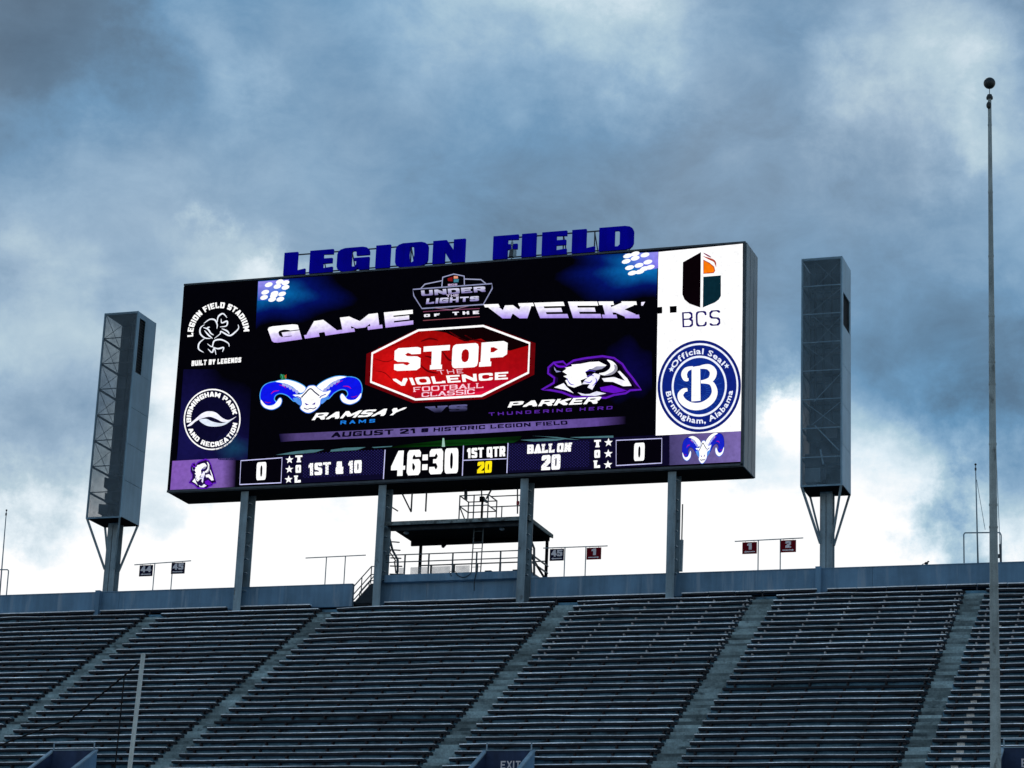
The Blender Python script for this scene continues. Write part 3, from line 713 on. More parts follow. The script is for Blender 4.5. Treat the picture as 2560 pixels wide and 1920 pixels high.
stroke(R1, [(1045, 1298), (1060, 1320), (1052, 1348)], 6, (60, 150, 140), 4)
text(Q3, 'RAMSAY', [(490, 709), (1150, 668)], [(525, 655), (1222, 610)], WH, px=.25, py=.21, gap=.12, L=5)
text(Q3, 'RAMS', [(710, 741), (975, 725)], [(712, 713), (978, 699)], (30, 120, 215), px=.22, py=.22, gap=.6)
# bison emblem
def bison(R, L0=2, dark=(4, 2, 10)):
    OB = [(1225, 1502), (1330, 1442), (1335, 1400), (1280, 1360), (1283, 1310), (1330, 1268), (1410, 1258), (1440, 1290), (1500, 1250), (1600, 1230), (1750, 1212), (1850, 1228), (1922, 1280), (1960, 1340), (2010, 1400), (2045, 1450), (2084, 1500), (1990, 1507), (1950, 1532), (1850, 1547), (1780, 1572), (1500, 1564), (1400, 1524), (1300, 1505)]
    poly(R, OB, (24, 6, 52), L0)
    stroke(R, OB, 17, (92, 26, 178), L0 + 2, False, closed=True)
    poly(R, [(1280, 1490), (1365, 1432), (1366, 1400), (1306, 1360), (1308, 1315), (1345, 1288), (1385, 1318), (1450, 1316), (1520, 1275), (1650, 1245), (1750, 1236), (1850, 1255), (1910, 1300), (1950, 1370), (2005, 1445), (2030, 1485), (1900, 1484), (1830, 1472), (1740, 1500), (1765, 1535), (1700, 1558), (1530, 1550), (1420, 1508)], dark, L0 + 1)
    stroke(R, [(1330, 1272), (1370, 1300), (1440, 1300)], 18, (105, 20, 200), L0 + 2, taper=True)
    poly(R, [(1405, 1345), (1440, 1320), (1425, 1312), (1490, 1298), (1480, 1285), (1560, 1278), (1640, 1262), (1720, 1258), (1785, 1290), (1745, 1320), (1690, 1332), (1640, 1322), (1602, 1350), (1622, 1398), (1560, 1420), (1572, 1458), (1505, 1484), (1452, 1466), (1428, 1422), (1455, 1410), (1412, 1385), (1450, 1375)], WH, L0 + 2)
    poly(R, [(1650, 1325), (1700, 1300), (1780, 1298), (1745, 1322), (1690, 1334)], (150, 150, 175), L0 + 3)
    poly(R, [(1790, 1243), (1840, 1258), (1876, 1300), (1872, 1340), (1832, 1370), (1765, 1378), (1718, 1362), (1772, 1348), (1812, 1318), (1818, 1280)], (250, 250, 255), L0 + 2, True)
    poly(R, [(1850, 1285), (1876, 1300), (1872, 1340), (1832, 1372), (1765, 1380), (1830, 1350), (1855, 1320)], (150, 148, 165), L0 + 3, True)
    poly(R, [(1745, 1404), (1850, 1392), (1945, 1425), (1880, 1345), (1900, 1338), (1965, 1405), (2002, 1468), (1930, 1472), (1840, 1434), (1765, 1432)], (245, 243, 255), L0 + 2)
    poly(R, [(1572, 1455), (1600, 1415), (1680, 1358), (1730, 1372), (1722, 1405), (1690, 1450), (1662, 1502), (1620, 1482), (1640, 1452)], (240, 238, 255), L0 + 3)
    for s_ in [[(1600, 1350), (1640, 1335), (1690, 1345)], [(1610, 1392), (1650, 1375), (1680, 1385)], [(1590, 1430), (1640, 1440), (1660, 1420)], [(1690, 1400), (1700, 1430), (1665, 1470)], [(1440, 1400), (1470, 1450), (1510, 1462)]]:
        stroke(R, s_, 9, (90, 70, 190), L0 + 4, taper=True)
    poly(R, [(1630, 1362), (1672, 1360), (1650, 1385)], (20, 10, 60), L0 + 4)
    poly(R, [(1333, 1482), (1415, 1444), (1440, 1475), (1502, 1532), (1430, 1505)], (245, 245, 255), L0 + 2)
    poly(R, [(1535, 1525), (1600, 1540), (1640, 1538), (1700, 1515), (1782, 1534), (1690, 1556), (1570, 1552)], (230, 230, 250), L0 + 2)
    poly(R, [(1332, 1303), (1352, 1335), (1396, 1345), (1352, 1352), (1335, 1330)], (150, 150, 200), L0 + 2)
    poly(R, [(1728, 1482), (1830, 1463), (1965, 1510), (1850, 1532), (1740, 1512)], (98, 18, 190), L0 + 2)
bison(R2)
glow(R2, (1990, 1340), 260, 280, (9, 7, 62), lambda x, y: (min(x, 2178), y), 1, .8)
text(R2, 'PARKER', [(930, 1656), (1700, 1622)], [(955, 1606), (1748, 1560)], WH, px=.26, py=.22, gap=.12, L=5)
text(R6, 'THUNDERING HERD', [(1115, 137), (2180, 80)], [(1112, 110), (2184, 52)], (82, 38, 150), px=.2, py=.2, gap=.55, sp=.8)
text(R6, 'VS', [(600, 112), (935, 96)], [(578, 58), (937, 36)], (88, 88, 135), px=.34, py=.24, slab=.1, gap=.1, col0=(20, 20, 40))
# date bar
bar0, bar1 = [(698, 1085), (740, 1083.4), (1180, 1062), (1490, 1045), (1565, 1041)], [(702, 1105), (742, 1102), (1183, 1084.5), (1490, 1066), (1565, 1060)]
bc = [(18, 14, 46), (74, 60, 112), (110, 96, 160), (88, 66, 138), (5, 4, 12)]
G.add(bar0 + bar1, [[i, i + 1, 6 + i, 5 + i] for i in range(4)], [em(c) for c in bc] * 2, 2)
text(Q3, 'AUGUST 21', [(640, 842), (1290, 809)], [(648, 802), (1286, 771)], (8, 6, 26), px=.26, py=.22, gap=.16)
text(ID, '@ HISTORIC LEGION FIELD', [(1053, 1081.4), (1419.3, 1061.3)], [(1054, 1071), (1418, 1051.6)], (10, 6, 34), px=.26, py=.22, gap=.2, sp=.6)
# turf at the foot of the picture
poly(R6, [(330, 392), (700, 350), (1400, 312), (1380, 345), (1330, 368), (900, 392), (230, 416)], [(2, 10, 2), (8, 52, 12), (4, 22, 6), (4, 20, 6), (8, 52, 14), (10, 66, 16), (2, 12, 2)], 2)
poly(R6, [(714, 330), (728, 330), (736, 404), (708, 405)], (150, 190, 175), 3)
for R, q in ((R5, [(1000, 890), (1160, 860), (1300, 845), (1420, 842), (1340, 868), (1150, 885)]), (R5, [(1480, 845), (1600, 828), (1780, 822), (1700, 848), (1470, 862)]), (R5, [(1830, 822), (2010, 812), (2000, 820), (1850, 830)]), (R6, [(1385, 345), (1600, 334), (1790, 336), (1700, 352), (1500, 360)]), (R6, [(1810, 322), (2190, 308), (2190, 326), (1900, 330)]), (R6, [(1480, 310), (1700, 320), (1900, 345), (1780, 340), (1600, 318)])):
    poly(R, q, (70, 108, 116), 3)
# score strip
G.add([R5(108, 942), R5(540, 918), R5(660, 912), R5(650, 1166), R5(530, 1172), R5(88, 1192)], [[0, 1, 4, 5], [1, 2, 3, 4]], [em(c) for c in ((128, 88, 178), (120, 90, 170), (12, 8, 28), (12, 8, 28), (120, 90, 165), (120, 84, 170))], 2)
poly(R4, [(1330, 958), (1975, 920), (1975, 1192), (1330, 1224)], [(70, 62, 110), (118, 100, 165), (118, 102, 168), (62, 58, 100)], 2)
poly(R5, [(1060, 900), (1945, 845), (1932, 1100), (1060, 1140)], (11, 9, 36), 2)
poly(R6, [(1280, 374), (2190, 325), (2190, 590), (1270, 632)], (11, 9, 36), 2)
poly(R4, [(640, 985), (1335, 950), (1335, 1225), (640, 1258)], (11, 9, 36), 2)
for R, (x0, y0, x1, y1, sl) in ((R5, (1240, 880, 1930, 1090, -.05)), (R6, (1290, 390, 1990, 610, -.05))):
    x = x0; k = 0
    while x < x1:
        y = y0 + (k % 2) * 12
        while y < y1:
            yy = y + sl * (x - x0); poly(R, [(x - 5, yy), (x, yy - 5), (x + 5, yy), (x, yy + 5)], (46, 42, 112), 3); y += 24
        x += 14; k += 1
def tf(b): return lambda x, y: b(x, y)
for R, q in ((R5, [(700, 940), (1056, 914), (1047, 1130), (690, 1146)]), (R4, [(858, 1003), (1266, 985), (1264, 1205), (858, 1228)])):
    poly(R, q, (4, 3, 10), 3); stroke(R, q, 9, (195, 195, 240), 4, False, closed=True)
IM = dict(px=.40, py=.2, gap=.12)
text(R5, '0', [(832, 1110), (915, 1104)], [(838, 955), (922, 950)], L=5, px=.38, py=.17)
text(R4, '0', [(1016, 1188), (1110, 1183)], [(1020, 1028), (1114, 1022)], L=5, px=.38, py=.17)
for c in ((1120, 932), (1118, 1015), (1112, 1102)): star(R5, c, 36)
for c in ((790, 1022), (788, 1122), (785, 1220)): star(R4, c, 40)
for R, q in ((R5, [('T', 1170, 895, 1235, 955), ('O', 1172, 978, 1222, 1046), ('L', 1164, 1068, 1220, 1130)]), (R4, [('T', 662, 1000, 726, 1066), ('O', 664, 1090, 718, 1160), ('L', 662, 1182, 718, 1250)])):
    for ch, x0, y0, x1, y1 in q: text(R, ch, [(x0, y1), (x1, y1 - 3)], [(x0, y0), (x1, y0 - 3)], px=.42, py=.26, slab=.1)
text(R5, '1ST & 10', [(1283, 1068), (1742, 1044)], [(1283, 962), (1744, 934)], **IM, sp=.5)
text(R6, '46:30', [(265, 660), (848, 632)], [(278, 442), (852, 414)], px=.385, py=.16, gap=.12, L=4)
text(R6, '1ST QTR', [(925, 504), (1255, 487)], [(925, 418), (1256, 399)], **IM, sp=.4)
text(R6, '20', [(1012, 634), (1137, 627)], [(1018, 536), (1142, 526)], (250, 225, 20), px=.40, py=.2, gap=.1)
text(R6, 'BALL ON', [(1445, 466), (1825, 446)], [(1447, 388), (1832, 368)], px=.38, py=.24, slab=.1, gap=.08, sp=.2)
text(R6, '20', [(1566, 608), (1730, 600)], [(1572, 480), (1734, 468)], **IM)
for a, b in (((895, 395), (885, 655)), ((1280, 372), (1270, 632)), ((892, 522), (1268, 508)), ((218, 430), (203, 684))): stroke(R6, [a, b], 8, (190, 190, 235), 4, False)
def pt_map(src, dst):
    (a, b, c, d), (e, f_, g_, h) = src, dst
    return lambda R: (lambda x, y: R(e + (x - a) / (c - a) * (g_ - e), f_ + (y - b) / (d - b) * (h - f_)))
bison(pt_map((1225, 1212, 2084, 1572), (250, 928, 488, 1182))(R5), 3, (30, 12, 70))
ram(pt_map((868, 1320, 1745, 1630), (1448, 940, 1822, 1206))(R4), 3, (30, 30, 110), (22, 34, 190))
# white right panel
poly(ID, [R3(1048, 298), R3(1944, 210), R4(1980, 920), R4(1211, 960)], (254, 254, 255), 4)
poly(R3, [(1308, 408), (1500, 300), (1493, 890), (1380, 850), (1325, 805), (1302, 750)], (8, 2, 6), 6)
poly(R3, [(1525, 563), (1712, 548), (1712, 765), (1690, 805), (1650, 835), (1520, 890)], (8, 38, 50), 6)
poly(R3, [(1525, 380), (1590, 412), (1642, 455), (1652, 500), (1635, 524), (1525, 532)], (180, 70, 40), 6)
poly(R3, [(1532, 395), (1590, 424), (1632, 460), (1642, 498), (1628, 514), (1532, 522)], (245, 120, 10), 7)
stroke(R3, [(1525, 345), (1590, 372), (1645, 400), (1662, 460)], (4, 22), (175, 70, 50), 6)
stroke(R3, [(1525, 308), (1570, 335), (1610, 356)], (4, 16), (130, 55, 90), 6)
text(R3, 'BCS', [(1304, 1102), (1712, 1080)], [(1298, 940), (1708, 914)], (28, 16, 96), px=.17, py=.09, slab=.07, gap=.22, L=6)
poly(R3, [(1036, 886), (1088, 882), (1088, 952), (1036, 956)], (2, 2, 5), 6); poly(R3, [(1168, 877), (1242, 872), (1241, 942), (1170, 947)], (2, 2, 5), 6)
C4 = (1600, 520)
ellipse(R4, C4, 372, 410, (14, 28, 110), 5, .02, 64); ellipse(R4, C4, 348, 384, (235, 240, 255), 6, .02, 64, .955); ellipse(R4, C4, 330, 365, (14, 32, 120), 6, .02, 64)
ellipse(R4, C4, 246, 272, (235, 240, 255), 7, .02, 64, .93); ellipse(R4, C4, 228, 252, (14, 42, 132), 7, .02, 64)
for i in range(26):
    a = math.radians(i * 13.8); stroke(R4, [(1600 + 60 * math.cos(a), 560 + 60 * math.sin(a)), (1600 + 205 * math.cos(a), 545 + 205 * math.sin(a))], 3, (36, 80, 165), 8, False)
poly(R4, [(1533, 350), (1608, 338), (1612, 650), (1530, 657)], WH, 9)
stroke(R4, [(1600, 352), (1680, 348), (1725, 395), (1700, 462), (1615, 484)], (22, 62), WH, 9)
stroke(R4, [(1615, 480), (1705, 492), (1738, 570), (1705, 645), (1625, 695), (1530, 698), (1455, 655), (1432, 600), (1460, 560), (1495, 552)], (26, 66), WH, 9)
stroke(R4, [(1545, 352), (1488, 372), (1465, 412), (1478, 455), (1505, 462)], (20, 52), WH, 9)
star(R4, (1352, 370), 26, (225, 235, 255), 8); star(R4, (1845, 340), 26, (225, 235, 255), 8)

_gl = {}
def glyph(ch, bold):
    if (ch, bold) in _gl: return _gl[(ch, bold)]
    cu = bpy.data.curves.new('t', 'FONT'); cu.body = ch; cu.size = 1; cu.offset = bold; cu.resolution_u = 2; o = bpy.data.objects.new('t', cu); COL.objects.link(o)
    dg = bpy.context.evaluated_depsgraph_get(); dg.update(); me = bpy.data.meshes.new_from_object(o.evaluated_get(dg))
    vs = [(v.co.x, v.co.y) for v in me.vertices]; fs = [list(p.vertices) for p in me.polygons]
    w = max([v[0] for v in vs], default=.3); bpy.data.objects.remove(o); bpy.data.meshes.remove(me); _gl[(ch, bold)] = (vs, fs, w); return vs, fs, w
def arcfont(R, s, c, rx, ry, r0, r1, a0, a1, col, L=8, bold=.025, gap=.07):
    items = []; x = 0
    for ch in s:
        if ch == ' ': x += .35; continue
        vs, fs, w = glyph(ch, bold); items.append((x, vs, fs)); x += w + gap
    for x_, vs, fs in items:
        ps = []
        for u, v in vs:
            a = math.radians(a0 + (a1 - a0) * (x_ + u) / x); r = r0 + (r1 - r0) * v / .73
            ps.append(R(c[0] + rx * r * math.cos(a), c[1] - ry * r * math.sin(a)))
        G.add(ps, fs, [em(col)] * len(ps), L)
arcfont(R4, 'Official Seal', C4, 348, 384, .75, .885, 148, 38, (235, 240, 255))
arcfont(R4, 'Birmingham, Alabama', C4, 348, 384, .865, .73, 188, 354, (235, 240, 255))

me = bpy.data.meshes.new('display_image'); off = WLOC[sb.name]
me.from_pydata([Vector(v) - off for v in G.v], [], G.f)
ca = me.color_attributes.new('col', 'FLOAT_COLOR', 'POINT')
flat = [x for c in G.c for x in c]; ca.data.foreach_set('color', flat); me.materials.append(LED); me.update()
di = bpy.data.objects.new('display_image', me); COL.objects.link(di); di.parent = sb; di['kind'] = 'stuff'
props(di, 'lit display picture with team emblems, words and score strip')

# columns
for i, x in enumerate((-57.42, -49.22, -41.08, -32.95)):
    mb = MB(); mb.box(x, x + .44, 120.2, 120.25, zb(0) - .43, 34.92); mb.box(x, x + .44, 121.2, 121.25, zb(0) - .43, 34.92); mb.box(x, x + .03, 120.25, 121.2, zb(0) - .43, 34.92)
    for k in range(7):
        z = 29.6 + k * .8 + random.uniform(-.2, .2); mb.box(x + .03, x + .42, 120.6, 120.9, z, z + .05)
    mb.build('support_column', STEEL, sb)
    MB().box(x - .05, x + .49, 120.12, 121.3, zb(0) - .43, zb(0) - .36).build('base_plate', STEEL, sb)
    MB().cyl((x + .2, 121.32, zb(0)), (x + .2, 121.32, 34.9), .04, .04, 8).build('conduit', STEELD, sb)
q0, q1, q2 = at(1340 + 1380 * .2622, 1300 + 490 * .2622, 121.5), at(1340 + 1390 * .2622, 1300 + 190 * .2622, 121.5), at(1340 + 1398 * .2622, 1300 - 150 * .2622, 121.5)
MB().bar(q0, q1, .16).build('conduit', STEEL, sb); MB().cyl(q1, q2, .035, .035, 8).build('conduit', STEELD, sb)
# hangers beneath the cabinet
def r3(x, y): return (940 + x * .217, 1180 + y * .217)
hg = [((275, 195), (405, 460), .07), ((420, 185), (405, 455), .07), ((585, 180), (572, 455), .07), ((160, 392), (252, 450), .07), ((1035, 140), (1035, 320), .14), ((1215, 140), (1218, 290), .06), ((1368, 130), (1270, 310), .07), ((1630, 120), (1630, 480), .06)]
for a, b, w in hg:
    MB().bar(at(*r3(*a), 122.0), at(*r3(*b), 122.0), w).build('hanger', STEELD, sb)

# ------------------------------------------------------------------ sign letters on the roof of the scoreboard
LT = {
 'L': ([(0, 0), (0, 1), (.62, 1), (.62, .19), (1, .25), (1, 0)][::-1], []),
 'E': ([(0, 0), (1, 0), (1, .24), (.58, .2), (.58, .4), (.97, .4), (.97, .62), (.58, .62), (.58, .8), (1, .78), (1, 1), (0, 1)], []),
 'F': ([(0, 0), (.58, 0), (.58, .38), (.97, .38), (.97, .61), (.58, .61), (.58, .8), (1, .78), (1, 1), (0, 1)], []),
 'G': ([(1.0, .63), (1.0, .76), (.97, .88), (.9, .96), (.78, 1), (.24, 1), (.1, .95), (.03, .87), (0, .74), (0, .22), (.03, .1), (.1, .02), (.22, -.03), (.46, -.03), (.6, .02), (.66, .1), (.7, 0), (1, 0), (1, .54), (.52, .54), (.52, .42), (.60, .42), (.60, .25), (.56, .17), (.48, .17), (.44, .25), (.44, .76), (.48, .84), (.56, .84), (.6, .76), (.6, .63)], []),
 'I': ([(0, 0), (1, 0), (1, 1), (0, 1)], []),
 'O': ([(.22, -.03), (.78, -.03), (.9, .02), (.97, .1), (1, .22), (1, .76), (.97, .88), (.9, .96), (.78, 1.01), (.22, 1.01), (.1, .96), (.03, .88), (0, .76), (0, .22), (.03, .1), (.1, .02)], [[(.44, .2), (.42, .5), (.44, .8), (.5, .84), (.56, .8), (.58, .5), (.56, .2), (.5, .15)]]),
 'N': ([(0, 0), (.38, 0), (.38, .48), (.6, 0), (1, 0), (1, 1), (.64, 1), (.64, .55), (.42, 1), (0, 1)], []),
 'D': ([(0, 0), (.74, 0), (.88, .04), (.96, .12), (1, .25), (1, .75), (.96, .88), (.88, .96), (.74, 1), (0, 1)], [[(.45, .17), (.45, .82), (.55, .82), (.6, .76), (.6, .24), (.55, .17)]]),
}
LP = [('L', R1(1060, 462), R1(1248, 450)), ('E', R1(1283, 446), R1(1485, 433)), ('G', R1(1520, 430), R1(1800, 412)), ('I', R1(1855, 405), R1(1980, 395)),
      ('O', R1(2025, 392), R2(235, 440)), ('N', R2(275, 437), R2(555, 412)), ('F', R2(797, 392), R2(1015, 372)), ('I', R2(1045, 370), R2(1170, 358)),
      ('E', R2(1220, 355), R2(1435, 340)), ('L', R2(1480, 338), R2(1680, 320)), ('D', R2(1715, 316), R2(2015, 290))]
LY = 120.0
sgn = thing('rooftop_sign', 'big blue block letters reading LEGION FIELD on rails above the scoreboard', 'sign', (-45, LY, 47.33))
zA = at(*R1(1060, 462), LY).z; zB = at(*R1(1068, 236), LY).z; zA2 = at(*R2(1720, 318), LY).z; zB2 = at(*R2(1722, 84), LY).z
print('letters z', zA, zB, zA2, zB2)
for ch, a, b in LP:
    xa = at(*a, LY).x; xb = at(*b, LY).x; k = (xa + 57) / 24
    z0_ = 47.42; z1_ = 48.80
    outer, holes = LT[ch]
    area = sum(outer[i][0] * outer[(i + 1) % len(outer)][1] - outer[(i + 1) % len(outer)][0] * outer[i][1] for i in range(len(outer)))
    if area < 0: outer = outer[::-1]
    MB().prism(outer, holes, lambda u, v: (xa + (xb - xa) * u, LY, z0_ + (z1_ - z0_) * v), .16).build('letter', LETTER, sgn, bevel=.012)
xa = at(*R1(1100, 250), LY).x; xb = at(*R2(1990, 100), LY).x; xg0 = at(*R2(540, 250), LY).x; xg1 = at(*R2(810, 250), LY).x
for u, v in ((xa, xg0), (xg1, xb)):
    for z in (47.52, 48.66): MB().box(u, v, LY + .17, LY + .24, z, z + .06).build('rail', STEELD, sgn)
for k in range(12):
    x = xa + .3 + (xb - xa - .6) * k / 11
    if xg0 < x < xg1: continue
    MB().bar((x, LY + .28, 47.3), (x, LY + .28, 48.7), .06).build('upright', STEELD, sgn)
    MB().bar((x, LY + .3, 48.6), (x, LY + 1.3, 47.32), .05).build('brace', STEELD, sgn)
p = at(*R2(968, 380), 119.95)
t = thing('warning_horn', 'small grey siren on a stub post in front of the letter F', 'siren', (p.x, 119.85, 47.33))
MB().cyl((p.x, 119.85, 47.3), (p.x, 119.85, 48.4), .035).build('post', STEEL, t)
MB().cyl((p.x, 119.85, 47.42), (p.x, 119.85, 47.85), .17, .12, 14).build('lamp_body', STEELD, t)
MB().box(p.x + .12, p.x + .26, 119.74, 119.9, 47.4, 47.8).build('control_box', STEEL, t)
MB().cyl((p.x, 119.85, 48.1), (p.x, 119.85, 48.3), .07, .07, 12).build('lamp_head', STEEL, t)

# ------------------------------------------------------------------ camera platform below the board
pf = thing('camera_platform', 'roofed filming platform with guard rails below the scoreboard between two columns', 'platform', (-45, 122, 29.6))
pz = 30.0; rz = at(*r3(1640, 485), 120.2).z
fy = 120.62
MB().box(xc2 + .44, xc3, fy, 125.0, 29.6, pz).build('floor_slab', WALL, pf)
MB().box(xc2 + .44, xc3, fy + .55, fy + .75, zbot, 29.598).build('base_wall', WALL, pf)
MB().box(xc2 + .3, xc3 + .35, 120.75, 125.0, rz - .16, rz - .02).build('roof_deck', BLACK, pf)
MB().box(xc2 + .15, xc3 + .05, 120.68, 120.75, rz - .2, rz).build('roof_fascia', ROOFM, pf)
MB().box(xc3 + .351, xc3 + .42, 120.7, 125.0, rz - .2, rz).build('roof_fascia', ROOFM, pf)
MB().box(xc2 + .3, xc3 + .3, 124.6, 124.75, rz - .42, rz - .162).build('rear_beam', BLACK, pf)
MB().box(xc2 + .45, xc3, 121.1, 121.25, rz - .4, rz - .162).build('front_beam', DARKP, pf)
for x in (xc2 + .9, xc3 + .2):
    MB().box(x - .07, x + .07, 124.55, 124.69, pz, rz - .42).build('post', BLACK, pf)
def rail(y, z, a, b, w=.05, par=pf, nm='rail', m=RAIL): MB().box(a, b, y - w / 2, y + w / 2, z - w / 2, z + w / 2).build(nm, m, par)
fz = lambda yy: at(*r3(800, yy), 120.7).z
ft, fm = fz(935), fz(1018)
rail(120.7, ft, xc2 + .44, xc3); rail(120.7, fm, xc2 + .44, xc3)
for x in (330, 605, 880, 1155, 1430):
    q = at(*r3(x, 1000), 120.7); MB().box(q.x - .035, q.x + .035, 120.72, 120.79, pz, ft).build('rail_post', RAIL, pf)
bt = at(*r3(800, 1068), 124.4).z
rail(124.4, bt, xc2 + .9, xc3 + .2, .06)
for x in (250, 635, 900, 1165, 1430):
    q = at(*r3(x, 1100), 124.4); MB().box(q.x - .05, q.x + .05, 124.36, 124.44, pz, bt).build('rail_post', RAIL, pf)
for a, b in ((270, 330), (400, 600), (650, 860), (920, 1080)):
    q = at(*r3(a, 1100), 124.35); q2 = at(*r3(b, 1100), 124.35); MB().box(q.x, q2.x, 124.33, 124.35, pz + .35, bt - .1).build('windscreen', TARP, pf)
# side rail and braces at the right
for z in (fm, ft, pz + .15): MB().bar((xc3 + .3, 121.2, z), (xc3 + .3, 124.6, z), .07).build('rail', RAIL, pf)
MB().bar((xc3 + .3, 121.3, ft), (xc3 + .3, 124.6, pz + .2), .09).build('brace', BLACK, pf)
MB().box(xc3, xc3 + .5, 121.25, 125.0, 29.6, pz).build('floor_slab', WALL, pf)
for x0_, side in ((xc2 + .6, 0), (xc3 + .3, 1)):
    q = [r3(150, 740), r3(190, 900), r3(250, 1010), r3(250, 1150)] if not side else [r3(1745, 700), r3(1790, 800), r3(1822, 880), r3(1822, 1190)]
    ps = [at(*a, 121.3) for a in q]
    for a, b in zip(ps, ps[1:]):
        MB().bar(a, b, .10).build('brace', STEELD, pf); MB().bar(a + Vector((-.3, .3, 0)), b + Vector((-.22, .3, 0)), .06).build('brace', STEELD, pf)
# lattice clutter behind the left column
for k in range(5):
    z = pz + .2 + k * .45; MB().bar((xc2 + .46, 121.3, z), (xc2 + 1.0 - k * .08, 121.9, z + .1), .06).build('brace', STEELD, pf)
# ladder
lad = thing('ladder', 'thin steel ladder standing under the platform roof', 'ladder', (at(*r3(1150, 1130), 121.6).x, 121.6, pz))
la = at(*r3(1098, 1130), 121.6); lb = at(*r3(1205, 1130), 121.6)
for q in (la, lb): MB().bar((q.x, 121.6, pz), (q.x + .06, 121.6, rz - .1), .05).build('side_rail', RAIL, lad)
for z in (at(*r3(1150, 882), 121.6).z, pz + .5, rz - .5, rz - 1.1): MB().bar((la.x + .03, 121.6, z), (lb.x + .03, 121.6, z), .025).build('rung', RAIL, lad)
for x, y, l in ((350, 700, 'left'), (1450, 655, 'right')):
    q = at(*r3(x, y), 121.9)
    t = thing('dome_light', 'unlit pale dome light under the platform roof, the %s one' % l, 'light', (q.x, 121.9, rz - .2), 'dome lights under the platform roof')
    MB().ball((q.x, 121.9, q.z), .15, 14, 8, .55).build('dome', LENS, t, smooth=True)
    MB().box(q.x - .05, q.x + .05, 121.85, 121.95, q.z + .06, rz - .16).build('stem', BLACK, t)
q = at(*r3(787, 850), 124.5)
t = thing('loudspeaker_horn', 'black horn loudspeaker hanging at the rear edge of the platform roof', 'loudspeaker', (q.x, 124.5, q.z))
MB().cyl((q.x, 124.5, q.z + .25), (q.x, 124.3, q.z - .12), .24, .08, 12).build('horn', BLACK, t); MB().box(q.x - .04, q.x + .04, 124.5, 124.6, q.z + .1, q.z + .35).build('bracket', BLACK, t)
for x, y, w, l in ((1300, 1110, .26, 'small black equipment box on the platform, right of the ladder'), (1625, 1085, .3, 'black equipment box on the platform against the right column')):
    q = at(*r3(x, y), 122.5); t = thing('equipment_box', l, 'box', (q.x, 122.5, pz), 'equipment boxes on the platform')
    MB().box(q.x - w / 2, q.x + w / 2, 122.4, 122.7, pz, pz + .42).build('case', BLACK, t); MB().box(q.x - w / 2 - .05, q.x + w / 2 + .05, 122.36, 122.74, pz + .42, pz + .47).build('lid', BLACK, t)
for x, l in ((1410, 'low black folded chair beside the equipment box on the platform'), (1530, 'low black folded chair beside the right column of the platform')):
    q = at(*r3(x, 1110), 122.0); t = thing('folded_chair', l, 'chair', (q.x, 122, pz), 'folded chairs on the platform')
    MB().box(q.x - .24, q.x + .24, 121.9, 122.3, pz + .16, pz + .21).build('seat', BLACK, t); MB().bar((q.x - .22, 122.25, pz + .2), (q.x + .22, 122.3, pz + .3), .12, .06).build('backrest', BLACK, t)
    for sx in (-.2, .2):
        MB().bar((q.x + sx, 121.95, pz), (q.x + sx, 122.25, pz + .2), .03).build('leg', BLACK, t); MB().bar((q.x + sx, 122.25, pz), (q.x + sx, 121.95, pz + .2), .03).build('leg', BLACK, t)
# hanging cable
cp = spline([r3(870, 1200), r3(850, 1150), r3(910, 1145), r3(940, 1190), r3(1010, 1215), r3(1080, 1180), r3(1100, 1140)])
mb = MB(); cq = [at(*c, 120.58) for c in cp]
for a, b in zip(cq, cq[1:]): mb.cyl(a, b, .018, .018, 5)
o = mb.build('cable', ROPE); rebase(o, cq[0]); props(o, 'thin black cable looped over the platform edge', 'cable')
mb = MB(); cq = [at(*r3(x, y), 120.58) for x, y in ((1160, 1140), (1135, 1250), (1132, 1370))]
for a, b in zip(cq, cq[1:]): mb.cyl(a, b, .022, .022, 5)
o = mb.build('cable', ROPE); rebase(o, cq[0]); props(o, 'straight black cable hanging down the recessed wall below the platform', 'cable')
# cage on the platform roof
cg = thing('roof_cage', 'open pipe guard cage standing on the platform roof', 'railing', (at(*r3(1130, 480), 122).x, 122, rz))
c0, c1, c2 = at(*r3(958, 480), 121.0).x, at(*r3(1105, 480), 121.0).x + .9, xc3
ct = at(*r3(960, 275), 121.0).z; cm = at(*r3(960, 395), 121.0).z
for z in (cm, ct):
    for y_ in (121.0, 122.4): MB().box(c0, c1 + (.0 if y_ > 121.5 else .0), y_ - .025, y_ + .025, z - .025, z + .025).build('rail', RAIL, cg)
    for x in (c0, c1): MB().box(x - .025, x + .025, 121.026, 122.374, z - .025, z + .025).build('rail', RAIL, cg)
    MB().box(c1 + .026, xc3 + .2, 121.4, 121.45, z - .025, z + .025).build('rail', RAIL, cg)
for x in (c0, (c0 + c1) / 2, c1):
    for y_ in (121.0, 122.4): MB().bar((x, y_, rz), (x, y_, ct + .03), .055).build('rail_post', RAIL, cg)
for x in (c1 + .65,): MB().bar((x, 121.42, rz), (x, 121.42, cm), .05).build('rail_post', RAIL, cg)
MB().bar((c0, 121.0, cm), (c0, 122.4, rz), .05).build('brace', RAIL, cg)
hx = at(*r3(1225, 350), 121.8)
t = thing('camera_tripod', 'dark camera head on a stand inside the pipe cage', 'tripod', (hx.x, 121.8, rz))
MB().bar((hx.x, 121.8, rz), (hx.x, 121.8, hx.z + .1), .1).build('stand', BLACK, t); MB().box(hx.x - .12, hx.x + .1, 121.65, 121.95, hx.z + .05, hx.z + .3).build('head', BLACK, t)
MB().bar((hx.x + .05, 121.8, hx.z + .2), (hx.x + .3, 121.7, hx.z - .02), .12).build('shade', STEEL, t)
q = at(*r3(1632, 355), 121.3); MB().box(q.x - .07, q.x + .07, 121.3, 121.4, q.z - .1, q.z + .1).build('marker_lamp', RED, cg)

